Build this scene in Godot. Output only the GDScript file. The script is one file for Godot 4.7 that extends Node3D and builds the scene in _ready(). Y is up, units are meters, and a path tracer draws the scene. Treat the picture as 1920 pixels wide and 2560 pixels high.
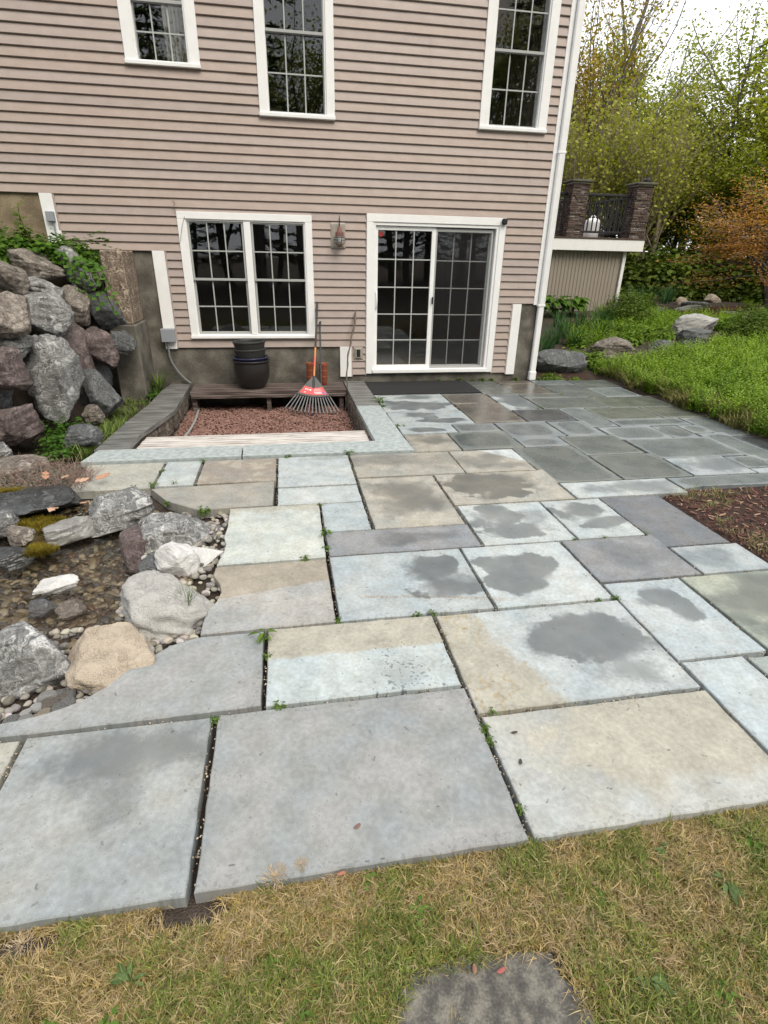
extends Node3D
# A flagstone patio behind a clapboard house, with a sunken gravel well, a boulder wall, a small pond and a spring garden.

var M := {}
var T := {}
var used := {}
var ico_cache := {}

func _ready():
	# ---- camera
	var cam := Camera3D.new()
	cam.name = "camera"
	cam.position = Vector3(-1.17898, 1.74355, 8.27937)
	cam.rotation_degrees = Vector3(-25.18118, -10.30911, 1.22286)
	cam.fov = 86.55
	cam.near = 0.05
	cam.far = 900.0
	add_child(cam)
	cam.current = true
	# ---- overcast sky
	var sm := ProceduralSkyMaterial.new()
	sm.sky_top_color = Color(0.885, 0.895, 0.91)
	sm.sky_horizon_color = Color(0.86, 0.875, 0.895)
	sm.sky_curve = 0.2
	sm.ground_bottom_color = Color(0.3, 0.3, 0.27)
	sm.ground_horizon_color = Color(0.5, 0.5, 0.48)
	sm.sun_angle_max = 1.0
	var sky := Sky.new()
	sky.sky_material = sm
	var env := Environment.new()
	env.background_mode = Environment.BG_SKY
	env.sky = sky
	env.background_energy_multiplier = 1.0
	env.tonemap_mode = Environment.TONE_MAPPER_LINEAR
	env.tonemap_exposure = 2.1
	env.sdfgi_enabled = true
	env.ssao_enabled = true
	env.ssil_enabled = true
	var we := WorldEnvironment.new()
	we.name = "world_environment"
	we.environment = env
	add_child(we)
	# ---- veiled sun, high and behind the camera
	var sun := DirectionalLight3D.new()
	sun.name = "sun"
	sun.light_energy = 0.5
	sun.light_angular_distance = 35.0
	sun.light_color = Color(1.0, 0.97, 0.92)
	sun.shadow_enabled = true
	sun.rotation_degrees = Vector3(-50.0, 25.0, 0.0)
	add_child(sun)
	# ---- scene
	textures()
	materials()
	build_ground()
	build_house()
	build_patio()
	build_well()
	build_deck()
	build_boulder_wall()
	build_pond()
	build_things()
	build_garden()
	build_woods()
	build_lawn()
	build_weeds()

# ------------------------------------------------------------------ helpers
func lin(r, g, b) -> Color:
	return Color(r, g, b).linear_to_srgb()

func numbered(called: String) -> String:
	if not used.has(called):
		used[called] = 0
		return called
	used[called] += 1
	return "%s_%03d" % [called, used[called]]

func thing(called, label, category, at := Vector3.ZERO, turn := 0.0, group := ""):
	var o := Node3D.new()
	o.name = numbered(called)
	add_child(o)
	o.position = at
	o.rotation.y = turn
	tag(o, label, category, group)
	return o

func tag(o, label, category, group := "", kind := ""):
	if label: o.set_meta("label", label)
	if category: o.set_meta("category", category)
	if group: o.set_meta("group", group)
	if kind: o.set_meta("kind", kind)
	return o

func part(called, m: Mesh, mat: Material, parent, at := Vector3.ZERO):
	var o := MeshInstance3D.new()
	o.name = called
	o.mesh = m
	o.material_override = mat
	o.position = at
	parent.add_child(o, true)
	return o

func solo(called, label, category, m: Mesh, mat: Material, at := Vector3.ZERO, group := "", kind := ""):
	var o := MeshInstance3D.new()
	o.name = numbered(called)
	o.mesh = m
	o.material_override = mat
	o.position = at
	add_child(o)
	tag(o, label, category, group, kind)
	return o

func struct(called, m: Mesh, mat: Material):
	var o := MeshInstance3D.new()
	o.name = numbered(called)
	o.mesh = m
	o.material_override = mat
	add_child(o)
	o.set_meta("kind", "structure")
	return o

func copies(called, m: Mesh, mat: Material, xf: Array, cols: Array, parent = null, label := "", category := ""):
	var mm := MultiMesh.new()
	mm.transform_format = MultiMesh.TRANSFORM_3D
	mm.use_colors = cols.size() > 0
	mm.mesh = m
	mm.instance_count = xf.size()
	for i in xf.size():
		mm.set_instance_transform(i, xf[i])
		if cols.size():
			mm.set_instance_color(i, cols[i])
	var o := MultiMeshInstance3D.new()
	o.multimesh = mm
	o.material_override = mat
	if parent:
		o.name = called
		parent.add_child(o, true)
	else:
		o.name = numbered(called)
		add_child(o)
		tag(o, label, category)
	o.set_meta("kind", "stuff")
	return o

class MB:
	var v := PackedVector3Array()
	var n := PackedVector3Array()
	var uv := PackedVector2Array()
	var c := PackedColorArray()
	var ix := PackedInt32Array()
	var col := Color(1, 1, 1)
	func vert(p: Vector3, nn: Vector3, u := Vector2.ZERO) -> int:
		v.append(p)
		n.append(nn)
		uv.append(u)
		c.append(col)
		return v.size() - 1
	func tri(a: Vector3, b: Vector3, d: Vector3):
		var nn := (b - a).cross(d - a).normalized()
		var i := vert(a, nn)
		vert(b, nn)
		vert(d, nn)
		ix.append_array([i, i + 2, i + 1])
	func quad(a: Vector3, b: Vector3, d: Vector3, e: Vector3):
		var nn := (d - a).cross(e - b).normalized()
		var i := vert(a, nn)
		vert(b, nn)
		vert(d, nn)
		vert(e, nn)
		ix.append_array([i, i + 2, i + 1, i, i + 3, i + 2])
	func quad_uv(a: Vector3, b: Vector3, d: Vector3, e: Vector3):
		var i := v.size()
		quad(a, b, d, e)
		uv[i] = Vector2(0, 1)
		uv[i + 1] = Vector2(1, 1)
		uv[i + 2] = Vector2(1, 0)
		uv[i + 3] = Vector2(0, 0)
	func oquad(a: Vector3, b: Vector3, d: Vector3, e: Vector3, out: Vector3):
		if (d - a).cross(e - b).dot(out) < 0.0:
			quad(a, e, d, b)
		else:
			quad(a, b, d, e)
	func cbox(lo: Vector3, hi: Vector3, e := 0.003):
		var mid := (lo + hi) * 0.5
		var h := (hi - lo) * 0.5
		e = min(e, min(h.x, min(h.y, h.z)) * 0.6)
		for a in 3:
			var b := (a + 1) % 3
			var d := (a + 2) % 3
			for s in [-1.0, 1.0]:
				var q := []
				for k in [[-1.0, -1.0], [1.0, -1.0], [1.0, 1.0], [-1.0, 1.0]]:
					var p := mid
					p[a] += s * h[a]
					p[b] += k[0] * (h[b] - e)
					p[d] += k[1] * (h[d] - e)
					q.append(p)
				var o := Vector3.ZERO
				o[a] = s
				oquad(q[0], q[1], q[2], q[3], o)
				for t in [-1.0, 1.0]:
					var r := []
					for k in [-1.0, 1.0]:
						var p := mid
						p[a] += s * h[a]
						p[b] += t * (h[b] - e)
						p[d] += k * (h[d] - e)
						var p2 := mid
						p2[a] += s * (h[a] - e)
						p2[b] += t * h[b]
						p2[d] += k * (h[d] - e)
						r.append([p, p2])
					var o2 := Vector3.ZERO
					o2[a] = s
					o2[b] = t
					oquad(r[0][0], r[0][1], r[1][1], r[1][0], o2)
		for sx in [-1.0, 1.0]:
			for sy in [-1.0, 1.0]:
				for sz in [-1.0, 1.0]:
					var s := Vector3(sx, sy, sz)
					var p := mid + Vector3(sx * h.x, sy * (h.y - e), sz * (h.z - e))
					var q := mid + Vector3(sx * (h.x - e), sy * h.y, sz * (h.z - e))
					var r := mid + Vector3(sx * (h.x - e), sy * (h.y - e), sz * h.z)
					if (q - p).cross(r - p).dot(s) < 0.0:
						tri(p, r, q)
					else:
						tri(p, q, r)
	func tube(pts: Array, radii: Array, sides := 8, cap := true):
		var first := v.size()
		var up := Vector3.UP
		var prev := Vector3.ZERO
		for i in pts.size():
			var dir: Vector3 = (pts[min(i + 1, pts.size() - 1)] - pts[max(i - 1, 0)]).normalized()
			if i == 0:
				up = Vector3.RIGHT if absf(dir.y) > 0.9 else Vector3.UP
				prev = (up - dir * up.dot(dir)).normalized()
			else:
				prev = (prev - dir * prev.dot(dir)).normalized()
			var side := dir.cross(prev)
			for k in sides + 1:
				var a := TAU * k / sides
				var nn := prev * cos(a) + side * sin(a)
				vert(pts[i] + nn * radii[i], nn, Vector2(float(k) / sides, float(i)))
		var w := sides + 1
		for i in pts.size() - 1:
			for k in sides:
				var p := first + i * w + k
				ix.append_array([p, p + w, p + 1, p + 1, p + w, p + w + 1])
		if cap:
			for e in [0, pts.size() - 1]:
				if radii[e] < 0.0005: continue
				var dir: Vector3 = (pts[1] - pts[0]).normalized() * -1.0 if e == 0 else (pts[-1] - pts[-2]).normalized()
				var ci := vert(pts[e], dir)
				for k in sides + 1:
					vert(v[first + e * w + k], dir)
				for k in sides:
					if e == 0: ix.append_array([ci, ci + 1 + k, ci + 2 + k])
					else: ix.append_array([ci, ci + 2 + k, ci + 1 + k])
	func lathe(prof: Array, segs := 24, at := Vector3.ZERO, tilt := Basis()):
		# profile of (radius, height) from the outside bottom upwards
		var first := v.size()
		for i in prof.size():
			var a: Vector2 = prof[max(i - 1, 0)]
			var b: Vector2 = prof[min(i + 1, prof.size() - 1)]
			var t := (b - a).normalized()
			var pn := Vector2(t.y, -t.x)
			for k in segs + 1:
				var an := TAU * k / segs
				var nn := tilt * Vector3(cos(an) * pn.x, pn.y, sin(an) * pn.x)
				vert(at + tilt * Vector3(cos(an) * prof[i].x, prof[i].y, sin(an) * prof[i].x), nn, Vector2(float(k) / segs, float(i) / prof.size()))
		var w := segs + 1
		for i in prof.size() - 1:
			for k in segs:
				var p := first + i * w + k
				ix.append_array([p, p + w + 1, p + w, p, p + 1, p + w + 1])
	func prism(poly: PackedVector2Array, y0: float, y1: float, e: float, uvlo := Vector2.ZERO, uvsize := Vector2.ONE):
		# polygon in (x, z), top at y1, edges eased by e
		var inner := poly
		var off := Geometry2D.offset_polygon(poly, -e)
		var cnt := Vector2.ZERO
		for p in poly: cnt += p / poly.size()
		var ins := PackedVector2Array()
		for i in poly.size():
			var a := poly[(i - 1 + poly.size()) % poly.size()]
			var b := poly[i]
			var d := poly[(i + 1) % poly.size()]
			var n1 := (b - a).orthogonal().normalized()
			var n2 := (d - b).orthogonal().normalized()
			var nb := (n1 + n2)
			if nb.length() < 0.01: nb = n1
			nb = nb.normalized()
			if Geometry2D.is_point_in_polygon(b + nb * 0.002, poly) == false: nb = -nb
			ins.append(b + nb * e)
		var tris := Geometry2D.triangulate_polygon(ins)
		var base := v.size()
		for p in ins: vert(Vector3(p.x, y1, p.y), Vector3.UP, (p - uvlo) / uvsize)
		for i in range(0, tris.size(), 3):
			var a := ins[tris[i]]
			var b := ins[tris[i + 1]]
			var d := ins[tris[i + 2]]
			if (b - a).cross(d - a) > 0.0: ix.append_array([base + tris[i], base + tris[i + 1], base + tris[i + 2]])
			else: ix.append_array([base + tris[i], base + tris[i + 2], base + tris[i + 1]])
		for i in poly.size():
			var j := (i + 1) % poly.size()
			var mid := Vector3((poly[i].x + poly[j].x) / 2 - cnt.x, 0, (poly[i].y + poly[j].y) / 2 - cnt.y)
			var od := Vector3((poly[j] - poly[i]).y, 0, -(poly[j] - poly[i]).x)
			var s := v.size()
			oquad(Vector3(ins[i].x, y1, ins[i].y), Vector3(poly[i].x, y1 - e, poly[i].y), Vector3(poly[j].x, y1 - e, poly[j].y), Vector3(ins[j].x, y1, ins[j].y), Vector3(0, 1, 0))
			if od.dot(mid) < 0: od = -od
			oquad(Vector3(poly[i].x, y1 - e, poly[i].y), Vector3(poly[i].x, y0, poly[i].y), Vector3(poly[j].x, y0, poly[j].y), Vector3(poly[j].x, y1 - e, poly[j].y), od)
			for k in range(s, v.size()): uv[k] = (Vector2(v[k].x, v[k].z) - uvlo) / uvsize
	func blade(p: Vector3, dir: Vector3, h: float, w: float, bend: float, segs := 3):
		# a tapering leaf blade that bends over along dir
		var side := Vector3(-dir.z, 0, dir.x)
		var last := []
		for i in segs + 1:
			var t := float(i) / segs
			var q := p + Vector3.UP * h * (t - 0.35 * bend * t * t) + dir * h * bend * t * t
			var ww := w * (1.0 - t * t) * (0.7 + 0.6 * t)
			var nn := (dir * (1.0 - 0.5 * bend) * -1.0 + Vector3.UP * (0.35 + bend * t)).normalized()
			if i == segs:
				var k := vert(q, nn)
				ix.append_array([last[0], k, last[1]])
			else:
				var a := vert(q - side * ww, nn)
				var b := vert(q + side * ww, nn)
				if last: ix.append_array([last[0], a, last[1], last[1], a, b])
				last = [a, b]
	func leaf(p: Vector3, dir: Vector3, up: Vector3, l: float, w: float):
		# a small leaf: four corners, folded a little along its midrib
		var side := dir.cross(up).normalized() * w
		var tip := p + dir * l
		var mid := p + dir * l * 0.45
		var i := vert(p, up)
		vert(mid + side + up * w * 0.25, (up - side.normalized() * 0.3).normalized())
		vert(tip, up)
		vert(mid - side + up * w * 0.25, (up + side.normalized() * 0.3).normalized())
		ix.append_array([i, i + 2, i + 1, i, i + 3, i + 2])
	func mesh() -> ArrayMesh:
		var arr := []
		arr.resize(Mesh.ARRAY_MAX)
		arr[Mesh.ARRAY_VERTEX] = v
		arr[Mesh.ARRAY_NORMAL] = n
		arr[Mesh.ARRAY_TEX_UV] = uv
		arr[Mesh.ARRAY_COLOR] = c
		arr[Mesh.ARRAY_INDEX] = ix
		var m := ArrayMesh.new()
		m.add_surface_from_arrays(Mesh.PRIMITIVE_TRIANGLES, arr)
		return m

func bx(lo: Vector3, hi: Vector3, e := 0.003) -> ArrayMesh:
	var b := MB.new()
	b.cbox(lo, hi, e)
	return b.mesh()

func rng_of(s) -> RandomNumberGenerator:
	var r := RandomNumberGenerator.new()
	r.seed = s
	return r

func hdir(r) -> Vector3:
	var a = r.randf() * TAU
	return Vector3(cos(a), 0, sin(a))

func sdir(r) -> Vector3:
	var z = r.randf_range(-1, 1)
	var a = r.randf() * TAU
	var q = sqrt(1.0 - z * z)
	return Vector3(cos(a) * q, z, sin(a) * q)

func xf(at: Vector3, turn: float, s, tilt := Vector3.ZERO) -> Transform3D:
	var b := Basis.from_euler(Vector3(tilt.x, turn, tilt.z))
	if s is Vector3: b = b * Basis.from_scale(s)
	else: b = b * Basis.from_scale(Vector3(s, s, s))
	return Transform3D(b, at)

# ------------------------------------------------------------------ textures and materials
func nz(seed_: int, freq: float, oct := 4, kind := FastNoiseLite.TYPE_SIMPLEX_SMOOTH) -> FastNoiseLite:
	var f := FastNoiseLite.new()
	f.seed = seed_
	f.frequency = freq
	f.noise_type = kind
	f.fractal_octaves = oct
	return f

func field(seed_: int, freq: float, w: int, h: int, oct := 4, kind := FastNoiseLite.TYPE_SIMPLEX_SMOOTH, to_w := 0, to_h := 0) -> PackedByteArray:
	# tileable noise, stretched to another size when asked
	var im: Image = nz(seed_, freq, oct, kind).get_seamless_image(w, h)
	if to_w: im.resize(to_w, to_h, Image.INTERPOLATE_CUBIC)
	im.convert(Image.FORMAT_L8)
	return im.get_data()

func ramp(stops: Array) -> PackedByteArray:
	# [position, r, g, b] with linear base colours -> 256 sRGB triples
	var out := PackedByteArray()
	out.resize(768)
	for i in 256:
		var t := i / 255.0
		var k := 0
		while k < stops.size() - 2 and t > stops[k + 1][0]: k += 1
		var a = stops[k]
		var b = stops[k + 1]
		var s := clampf((t - a[0]) / max(b[0] - a[0], 0.0001), 0.0, 1.0)
		var c := Color(lerpf(a[1], b[1], s), lerpf(a[2], b[2], s), lerpf(a[3], b[3], s)).linear_to_srgb()
		out[i * 3] = int(clampf(c.r, 0, 1) * 255)
		out[i * 3 + 1] = int(clampf(c.g, 0, 1) * 255)
		out[i * 3 + 2] = int(clampf(c.b, 0, 1) * 255)
	return out

func mixed(fields: Array, weights: Array) -> PackedByteArray:
	var n: int = fields[0].size()
	var out := PackedByteArray()
	out.resize(n)
	var f0: PackedByteArray = fields[0]
	var f1: PackedByteArray = fields[1 % fields.size()]
	var f2: PackedByteArray = fields[2 % fields.size()]
	var w0: float = weights[0]
	var w1: float = weights[1] if weights.size() > 1 else 0.0
	var w2: float = weights[2] if weights.size() > 2 else 0.0
	for i in n:
		out[i] = clampi(int(f0[i] * w0 + f1[i] * w1 + f2[i] * w2), 0, 255)
	return out

func colored(f: PackedByteArray, w: int, h: int, stops: Array) -> ImageTexture:
	var lut := ramp(stops)
	var d := PackedByteArray()
	d.resize(f.size() * 3)
	for i in f.size():
		var k := f[i] * 3
		d[i * 3] = lut[k]
		d[i * 3 + 1] = lut[k + 1]
		d[i * 3 + 2] = lut[k + 2]
	return ImageTexture.create_from_image(Image.create_from_data(w, h, false, Image.FORMAT_RGB8, d))

func grey(f: PackedByteArray, w: int, h: int) -> ImageTexture:
	return ImageTexture.create_from_image(Image.create_from_data(w, h, false, Image.FORMAT_L8, f))

func textures():
	var S := 384
	var f1 := field(11, 0.012, S, S, 5)
	var f2 := field(12, 0.2, S, S, 3)
	var cell := field(13, 0.05, S, S, 2, FastNoiseLite.TYPE_CELLULAR)
	var band := field(14, 0.05, 64, S, 5, FastNoiseLite.TYPE_SIMPLEX_SMOOTH, S, S)
	var warp := PackedByteArray()
	warp.resize(S * S)
	for y in S:
		for x in S:
			# bands that wander: read the stretched noise through the round one
			var yy := (y + int((f1[y * S + x] - 128) * 0.45)) % S
			if yy < 0: yy += S
			warp[y * S + x] = band[yy * S + x]
	T.band = grey(warp, S, S)
	T.fine = grey(f2, S, S)
	T.round = grey(f1, S, S)
	T.bump = grey(mixed([f1, f2, warp], [0.3, 0.3, 0.4]), S, S)
	var wf := mixed([warp, f2, f1], [0.72, 0.2, 0.14])
	for i in wf.size(): wf[i] = clampi(int((wf[i] - 136) * 1.7) + 128, 0, 255)
	T.rock_grey = colored(wf, S, S, [[0, 0.05, 0.05, 0.053], [0.4, 0.13, 0.13, 0.13], [0.55, 0.2, 0.2, 0.195], [0.72, 0.32, 0.325, 0.325], [0.88, 0.5, 0.5, 0.5], [1, 0.66, 0.66, 0.65]])
	T.rock_brown = colored(wf, S, S, [[0, 0.05, 0.04, 0.035], [0.4, 0.12, 0.1, 0.085], [0.6, 0.2, 0.175, 0.15], [1, 0.46, 0.42, 0.38]])
	T.rock_light = colored(mixed([warp, f2, f1], [0.4, 0.4, 0.3]), S, S, [[0, 0.12, 0.117, 0.11], [0.4, 0.26, 0.255, 0.245], [0.6, 0.37, 0.365, 0.35], [1, 0.56, 0.555, 0.54]])
	T.rock_dark = colored(wf, S, S, [[0, 0.03, 0.031, 0.033], [0.45, 0.075, 0.08, 0.083], [0.65, 0.12, 0.125, 0.13], [1, 0.24, 0.25, 0.26]])
	T.rock_maroon = colored(wf, S, S, [[0, 0.035, 0.026, 0.027], [0.45, 0.085, 0.062, 0.062], [0.65, 0.14, 0.105, 0.1], [1, 0.3, 0.26, 0.25]])
	T.rock_white = colored(mixed([f1, f2, warp], [0.4, 0.3, 0.35]), S, S, [[0, 0.18, 0.175, 0.17], [0.35, 0.42, 0.415, 0.41], [0.6, 0.58, 0.575, 0.57], [1, 0.72, 0.715, 0.71]])
	T.rock_tan = colored(mixed([f2, f1, warp], [0.5, 0.35, 0.2]), S, S, [[0, 0.12, 0.095, 0.078], [0.38, 0.25, 0.205, 0.16], [0.5, 0.38, 0.32, 0.25], [1, 0.52, 0.455, 0.375]])
	T.concrete = colored(mixed([f1, f2, cell], [0.62, 0.3, 0.1]), S, S, [[0, 0.045, 0.04, 0.033], [0.4, 0.09, 0.083, 0.07], [0.6, 0.15, 0.138, 0.117], [1, 0.25, 0.235, 0.2]])
	T.concrete_ochre = colored(mixed([f1, f2, cell], [0.62, 0.3, 0.1]), S, S, [[0, 0.08, 0.06, 0.035], [0.4, 0.16, 0.125, 0.08], [0.6, 0.25, 0.2, 0.13], [1, 0.38, 0.32, 0.23]])
	T.siding = colored(mixed([field(15, 0.03, 64, S, 4, FastNoiseLite.TYPE_SIMPLEX_SMOOTH, S, S), f1, f2], [0.5, 0.4, 0.12]), S, S, [[0, 0.318, 0.264, 0.24], [0.5, 0.365, 0.304, 0.278], [1, 0.412, 0.348, 0.32]])
	T.white = colored(f1, S, S, [[0, 0.76, 0.765, 0.77], [0.5, 0.8, 0.805, 0.81], [1, 0.82, 0.825, 0.83]])
	T.soil = colored(mixed([f2, cell, f1], [0.6, 0.2, 0.25]), S, S, [[0, 0.012, 0.008, 0.006], [0.5, 0.045, 0.032, 0.024], [0.75, 0.09, 0.066, 0.05], [1, 0.19, 0.15, 0.12]])
	var grain := field(16, 0.05, 24, S, 5, FastNoiseLite.TYPE_SIMPLEX_SMOOTH, S, S)
	T.wood_dark = colored(mixed([grain, f2, f1], [0.75, 0.2, 0.1]), S, S, [[0, 0.02, 0.014, 0.012], [0.45, 0.07, 0.05, 0.044], [0.6, 0.13, 0.1, 0.09], [1, 0.26, 0.22, 0.2]])
	T.wood_pale = colored(mixed([grain, f2, f1], [0.75, 0.2, 0.12]), S, S, [[0, 0.12, 0.09, 0.075], [0.4, 0.36, 0.325, 0.3], [0.55, 0.54, 0.51, 0.485], [1, 0.66, 0.64, 0.62]])
	T.grain = grey(grain, S, S)
	T.speck = colored(mixed([f2, cell, f1], [0.7, 0.2, 0.2]), S, S, [[0, 0.6, 0.6, 0.6], [0.3, 0.8, 0.8, 0.8], [0.48, 0.95, 0.95, 0.95], [0.7, 1, 1, 1], [1, 1, 1, 1]])
	T.bark = colored(mixed([field(17, 0.05, S, 32, 4, FastNoiseLite.TYPE_SIMPLEX_SMOOTH, S, S), f2, f1], [0.7, 0.25, 0.1]), S, S, [[0, 0.03, 0.026, 0.022], [0.5, 0.1, 0.088, 0.075], [1, 0.25, 0.23, 0.2]])

func mat(c: Color, rough := 0.8, tex = null, scale := 1.0, bump = null, bump_cm := 0.0, world := false) -> StandardMaterial3D:
	var m := StandardMaterial3D.new()
	m.albedo_color = c
	m.roughness = rough
	if tex: m.albedo_texture = tex
	if bump:
		m.heightmap_enabled = true
		m.heightmap_texture = bump
		m.heightmap_scale = bump_cm
	if tex or bump:
		m.uv1_triplanar = true
		m.uv1_world_triplanar = world
		m.uv1_scale = Vector3.ONE * scale
	return m

func leafy(c: Color, glow: Color, rough := 0.55) -> StandardMaterial3D:
	var m := StandardMaterial3D.new()
	m.albedo_color = c
	m.roughness = rough
	m.metallic_specular = 0.3
	m.vertex_color_use_as_albedo = true
	m.backlight_enabled = true
	m.backlight = glow
	m.cull_mode = BaseMaterial3D.CULL_DISABLED
	return m

func materials():
	var W := Color(1, 1, 1)
	M.siding = mat(W, 0.55, T.siding, 1.3, T.grain, 0.02, true)
	M.white = mat(W, 0.4, T.white, 0.9, null, 0.0, true)
	M.frame_grey = mat(lin(0.36, 0.37, 0.365), 0.5)
	M.muntin = mat(lin(0.38, 0.4, 0.39), 0.5)
	M.concrete = mat(W, 0.9, T.concrete, 0.55, T.bump, 0.25, true)
	M.concrete_ochre = mat(W, 0.9, T.concrete_ochre, 0.55, T.bump, 0.25, true)
	M.inside = mat(lin(0.22, 0.21, 0.19), 0.9)
	M.roof = mat(lin(0.06, 0.06, 0.062), 0.9)
	M.dark_metal = mat(lin(0.01, 0.01, 0.011), 0.7)
	M.box_grey = mat(lin(0.26, 0.28, 0.31), 0.5)
	M.beige = mat(lin(0.33, 0.3, 0.26), 0.5)
	M.curtain = mat(lin(0.3, 0.3, 0.28), 0.9)
	M.screen = mat(lin(0.02, 0.02, 0.022), 0.6)
	for k in ["grey", "brown", "light", "dark", "maroon", "white", "tan"]:
		M["rock_" + k] = mat(W, 0.82, T["rock_" + k], 1.7, T.bump, 1.6)
	M.rock_wet = mat(Color(0.72, 0.72, 0.72), 0.28, T.rock_dark, 1.8, T.bump, 0.8)
	M.rock_wetlight = mat(Color(0.85, 0.85, 0.85), 0.2, T.rock_light, 2.0, T.bump, 0.8)
	M.soil = mat(W, 0.95, T.soil, 1.4, T.fine, 1.2, true)
	M.soil.vertex_color_use_as_albedo = true
	M.wood_dark = mat(W, 0.75, T.wood_dark, 1.2, T.grain, 0.4, true)
	M.wood_pale = mat(W, 0.85, T.wood_pale, 1.2, T.grain, 0.4, true)
	M.block = mat(lin(0.75, 0.72, 0.68), 0.92, T.rock_brown, 1.6, T.bump, 1.6, true)
	M.bark = mat(W, 0.9, T.bark, 0.8, T.bark, 0.8)
	M.bark_pale = mat(Color(1.5, 1.45, 1.35), 0.9, T.bark, 1.2)
	M.twig = mat(lin(0.2, 0.165, 0.13), 0.85)
	var g := StandardMaterial3D.new()
	g.albedo_color = Color(0.02, 0.025, 0.025, 0.06)
	g.roughness = 0.0
	g.transparency = BaseMaterial3D.TRANSPARENCY_ALPHA
	M.glass = g
	var wt := StandardMaterial3D.new()
	wt.albedo_color = Color(0.16, 0.13, 0.08, 0.1)
	wt.roughness = 0.02
	wt.transparency = BaseMaterial3D.TRANSPARENCY_ALPHA
	wt.heightmap_enabled = true
	wt.heightmap_texture = T.round
	wt.heightmap_scale = 0.15
	wt.uv1_triplanar = true
	wt.uv1_world_triplanar = true
	wt.uv1_scale = Vector3.ONE * 2.0
	M.water = wt
	var st := mat(W, 0.85)
	st.vertex_color_use_as_albedo = true
	M.stones = st
	var sw := mat(W, 0.35)
	sw.vertex_color_use_as_albedo = true
	M.stones_wet = sw
	M.leaf = leafy(W, Color(0.85, 0.9, 0.5))
	M.leaf_dull = leafy(W, Color(0.2, 0.22, 0.12), 0.7)
	M.moss = leafy(W, Color(0.15, 0.15, 0.08), 0.9)

# ------------------------------------------------------------------ rocks
func ico(level: int) -> Array:
	if ico_cache.has(level): return ico_cache[level]
	var t := (1.0 + sqrt(5.0)) / 2.0
	var v := []
	for p in [[-1, t, 0], [1, t, 0], [-1, -t, 0], [1, -t, 0], [0, -1, t], [0, 1, t], [0, -1, -t], [0, 1, -t], [t, 0, -1], [t, 0, 1], [-t, 0, -1], [-t, 0, 1]]:
		v.append(Vector3(p[0], p[1], p[2]).normalized())
	var f := [[0, 11, 5], [0, 5, 1], [0, 1, 7], [0, 7, 10], [0, 10, 11], [1, 5, 9], [5, 11, 4], [11, 10, 2], [10, 7, 6], [7, 1, 8], [3, 9, 4], [3, 4, 2], [3, 2, 6], [3, 6, 8], [3, 8, 9], [4, 9, 5], [2, 4, 11], [6, 2, 10], [8, 6, 7], [9, 8, 1]]
	for l in level:
		var g := []
		var mids := {}
		for q in f:
			var m := []
			for e in [[q[0], q[1]], [q[1], q[2]], [q[2], q[0]]]:
				var key: int = min(e[0], e[1]) * 100000 + max(e[0], e[1])
				if not mids.has(key):
					mids[key] = v.size()
					v.append((v[e[0]] + v[e[1]]).normalized())
				m.append(mids[key])
			g.append_array([[q[0], m[0], m[2]], [q[1], m[1], m[0]], [q[2], m[2], m[1]], [m[0], m[1], m[2]]])
		f = g
	ico_cache[level] = [v, f]
	return ico_cache[level]

func rock_mesh(seed_: int, size: Vector3, level := 4, cuts := 7, rough := 1.0, boxy := 0.0) -> ArrayMesh:
	var r := rng_of(seed_)
	var base := ico(level)
	var planes := []
	for k in cuts:
		var d := sdir(r)
		d.y *= 0.7
		planes.append([d.normalized(), r.randf_range(0.5, 0.82)])
	var lo := nz(seed_, 0.9, 3)
	var hi := nz(seed_ + 77, 3.2, 4)
	var lay := nz(seed_ + 99, 1.0, 4)
	var tilt := Basis.from_euler(Vector3(r.randf_range(-0.5, 0.5), r.randf() * TAU, r.randf_range(-0.5, 0.5)))
	var v := PackedVector3Array()
	var big: float = max(size.x, max(size.y, size.z))
	for d in base[0]:
		var p: Vector3 = d
		if boxy > 0.0:
			var m: float = max(absf(p.x), max(absf(p.y), absf(p.z)))
			p = p.lerp(p / m * 0.8, boxy)
		for q in planes:
			var over: float = p.dot(q[0]) - q[1]
			if over > 0.0: p -= q[0] * over * 0.94
		var s := p * size / big
		var q2: Vector3 = tilt * p
		var k := 1.0 + 0.12 * rough * lo.get_noise_3dv(p) + 0.055 * rough * hi.get_noise_3dv(p) + 0.075 * rough * lay.get_noise_3d(q2.x * 0.8, q2.y * 7.0, q2.z * 0.8)
		v.append(p * size * k)
	var n := PackedVector3Array()
	n.resize(v.size())
	var ix := PackedInt32Array()
	for f in base[1]:
		var a := v[f[0]]
		var nn := (v[f[1]] - a).cross(v[f[2]] - a)
		n[f[0]] += nn
		n[f[1]] += nn
		n[f[2]] += nn
		ix.append_array([f[0], f[2], f[1]])
	for i in n.size(): n[i] = n[i].normalized()
	var arr := []
	arr.resize(Mesh.ARRAY_MAX)
	arr[Mesh.ARRAY_VERTEX] = v
	arr[Mesh.ARRAY_NORMAL] = n
	arr[Mesh.ARRAY_INDEX] = ix
	var m := ArrayMesh.new()
	m.add_surface_from_arrays(Mesh.PRIMITIVE_TRIANGLES, arr)
	return m

# ------------------------------------------------------------------ ground
func sst(a: float, b: float, x: float) -> float:
	return smoothstep(a, b, x)

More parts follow.
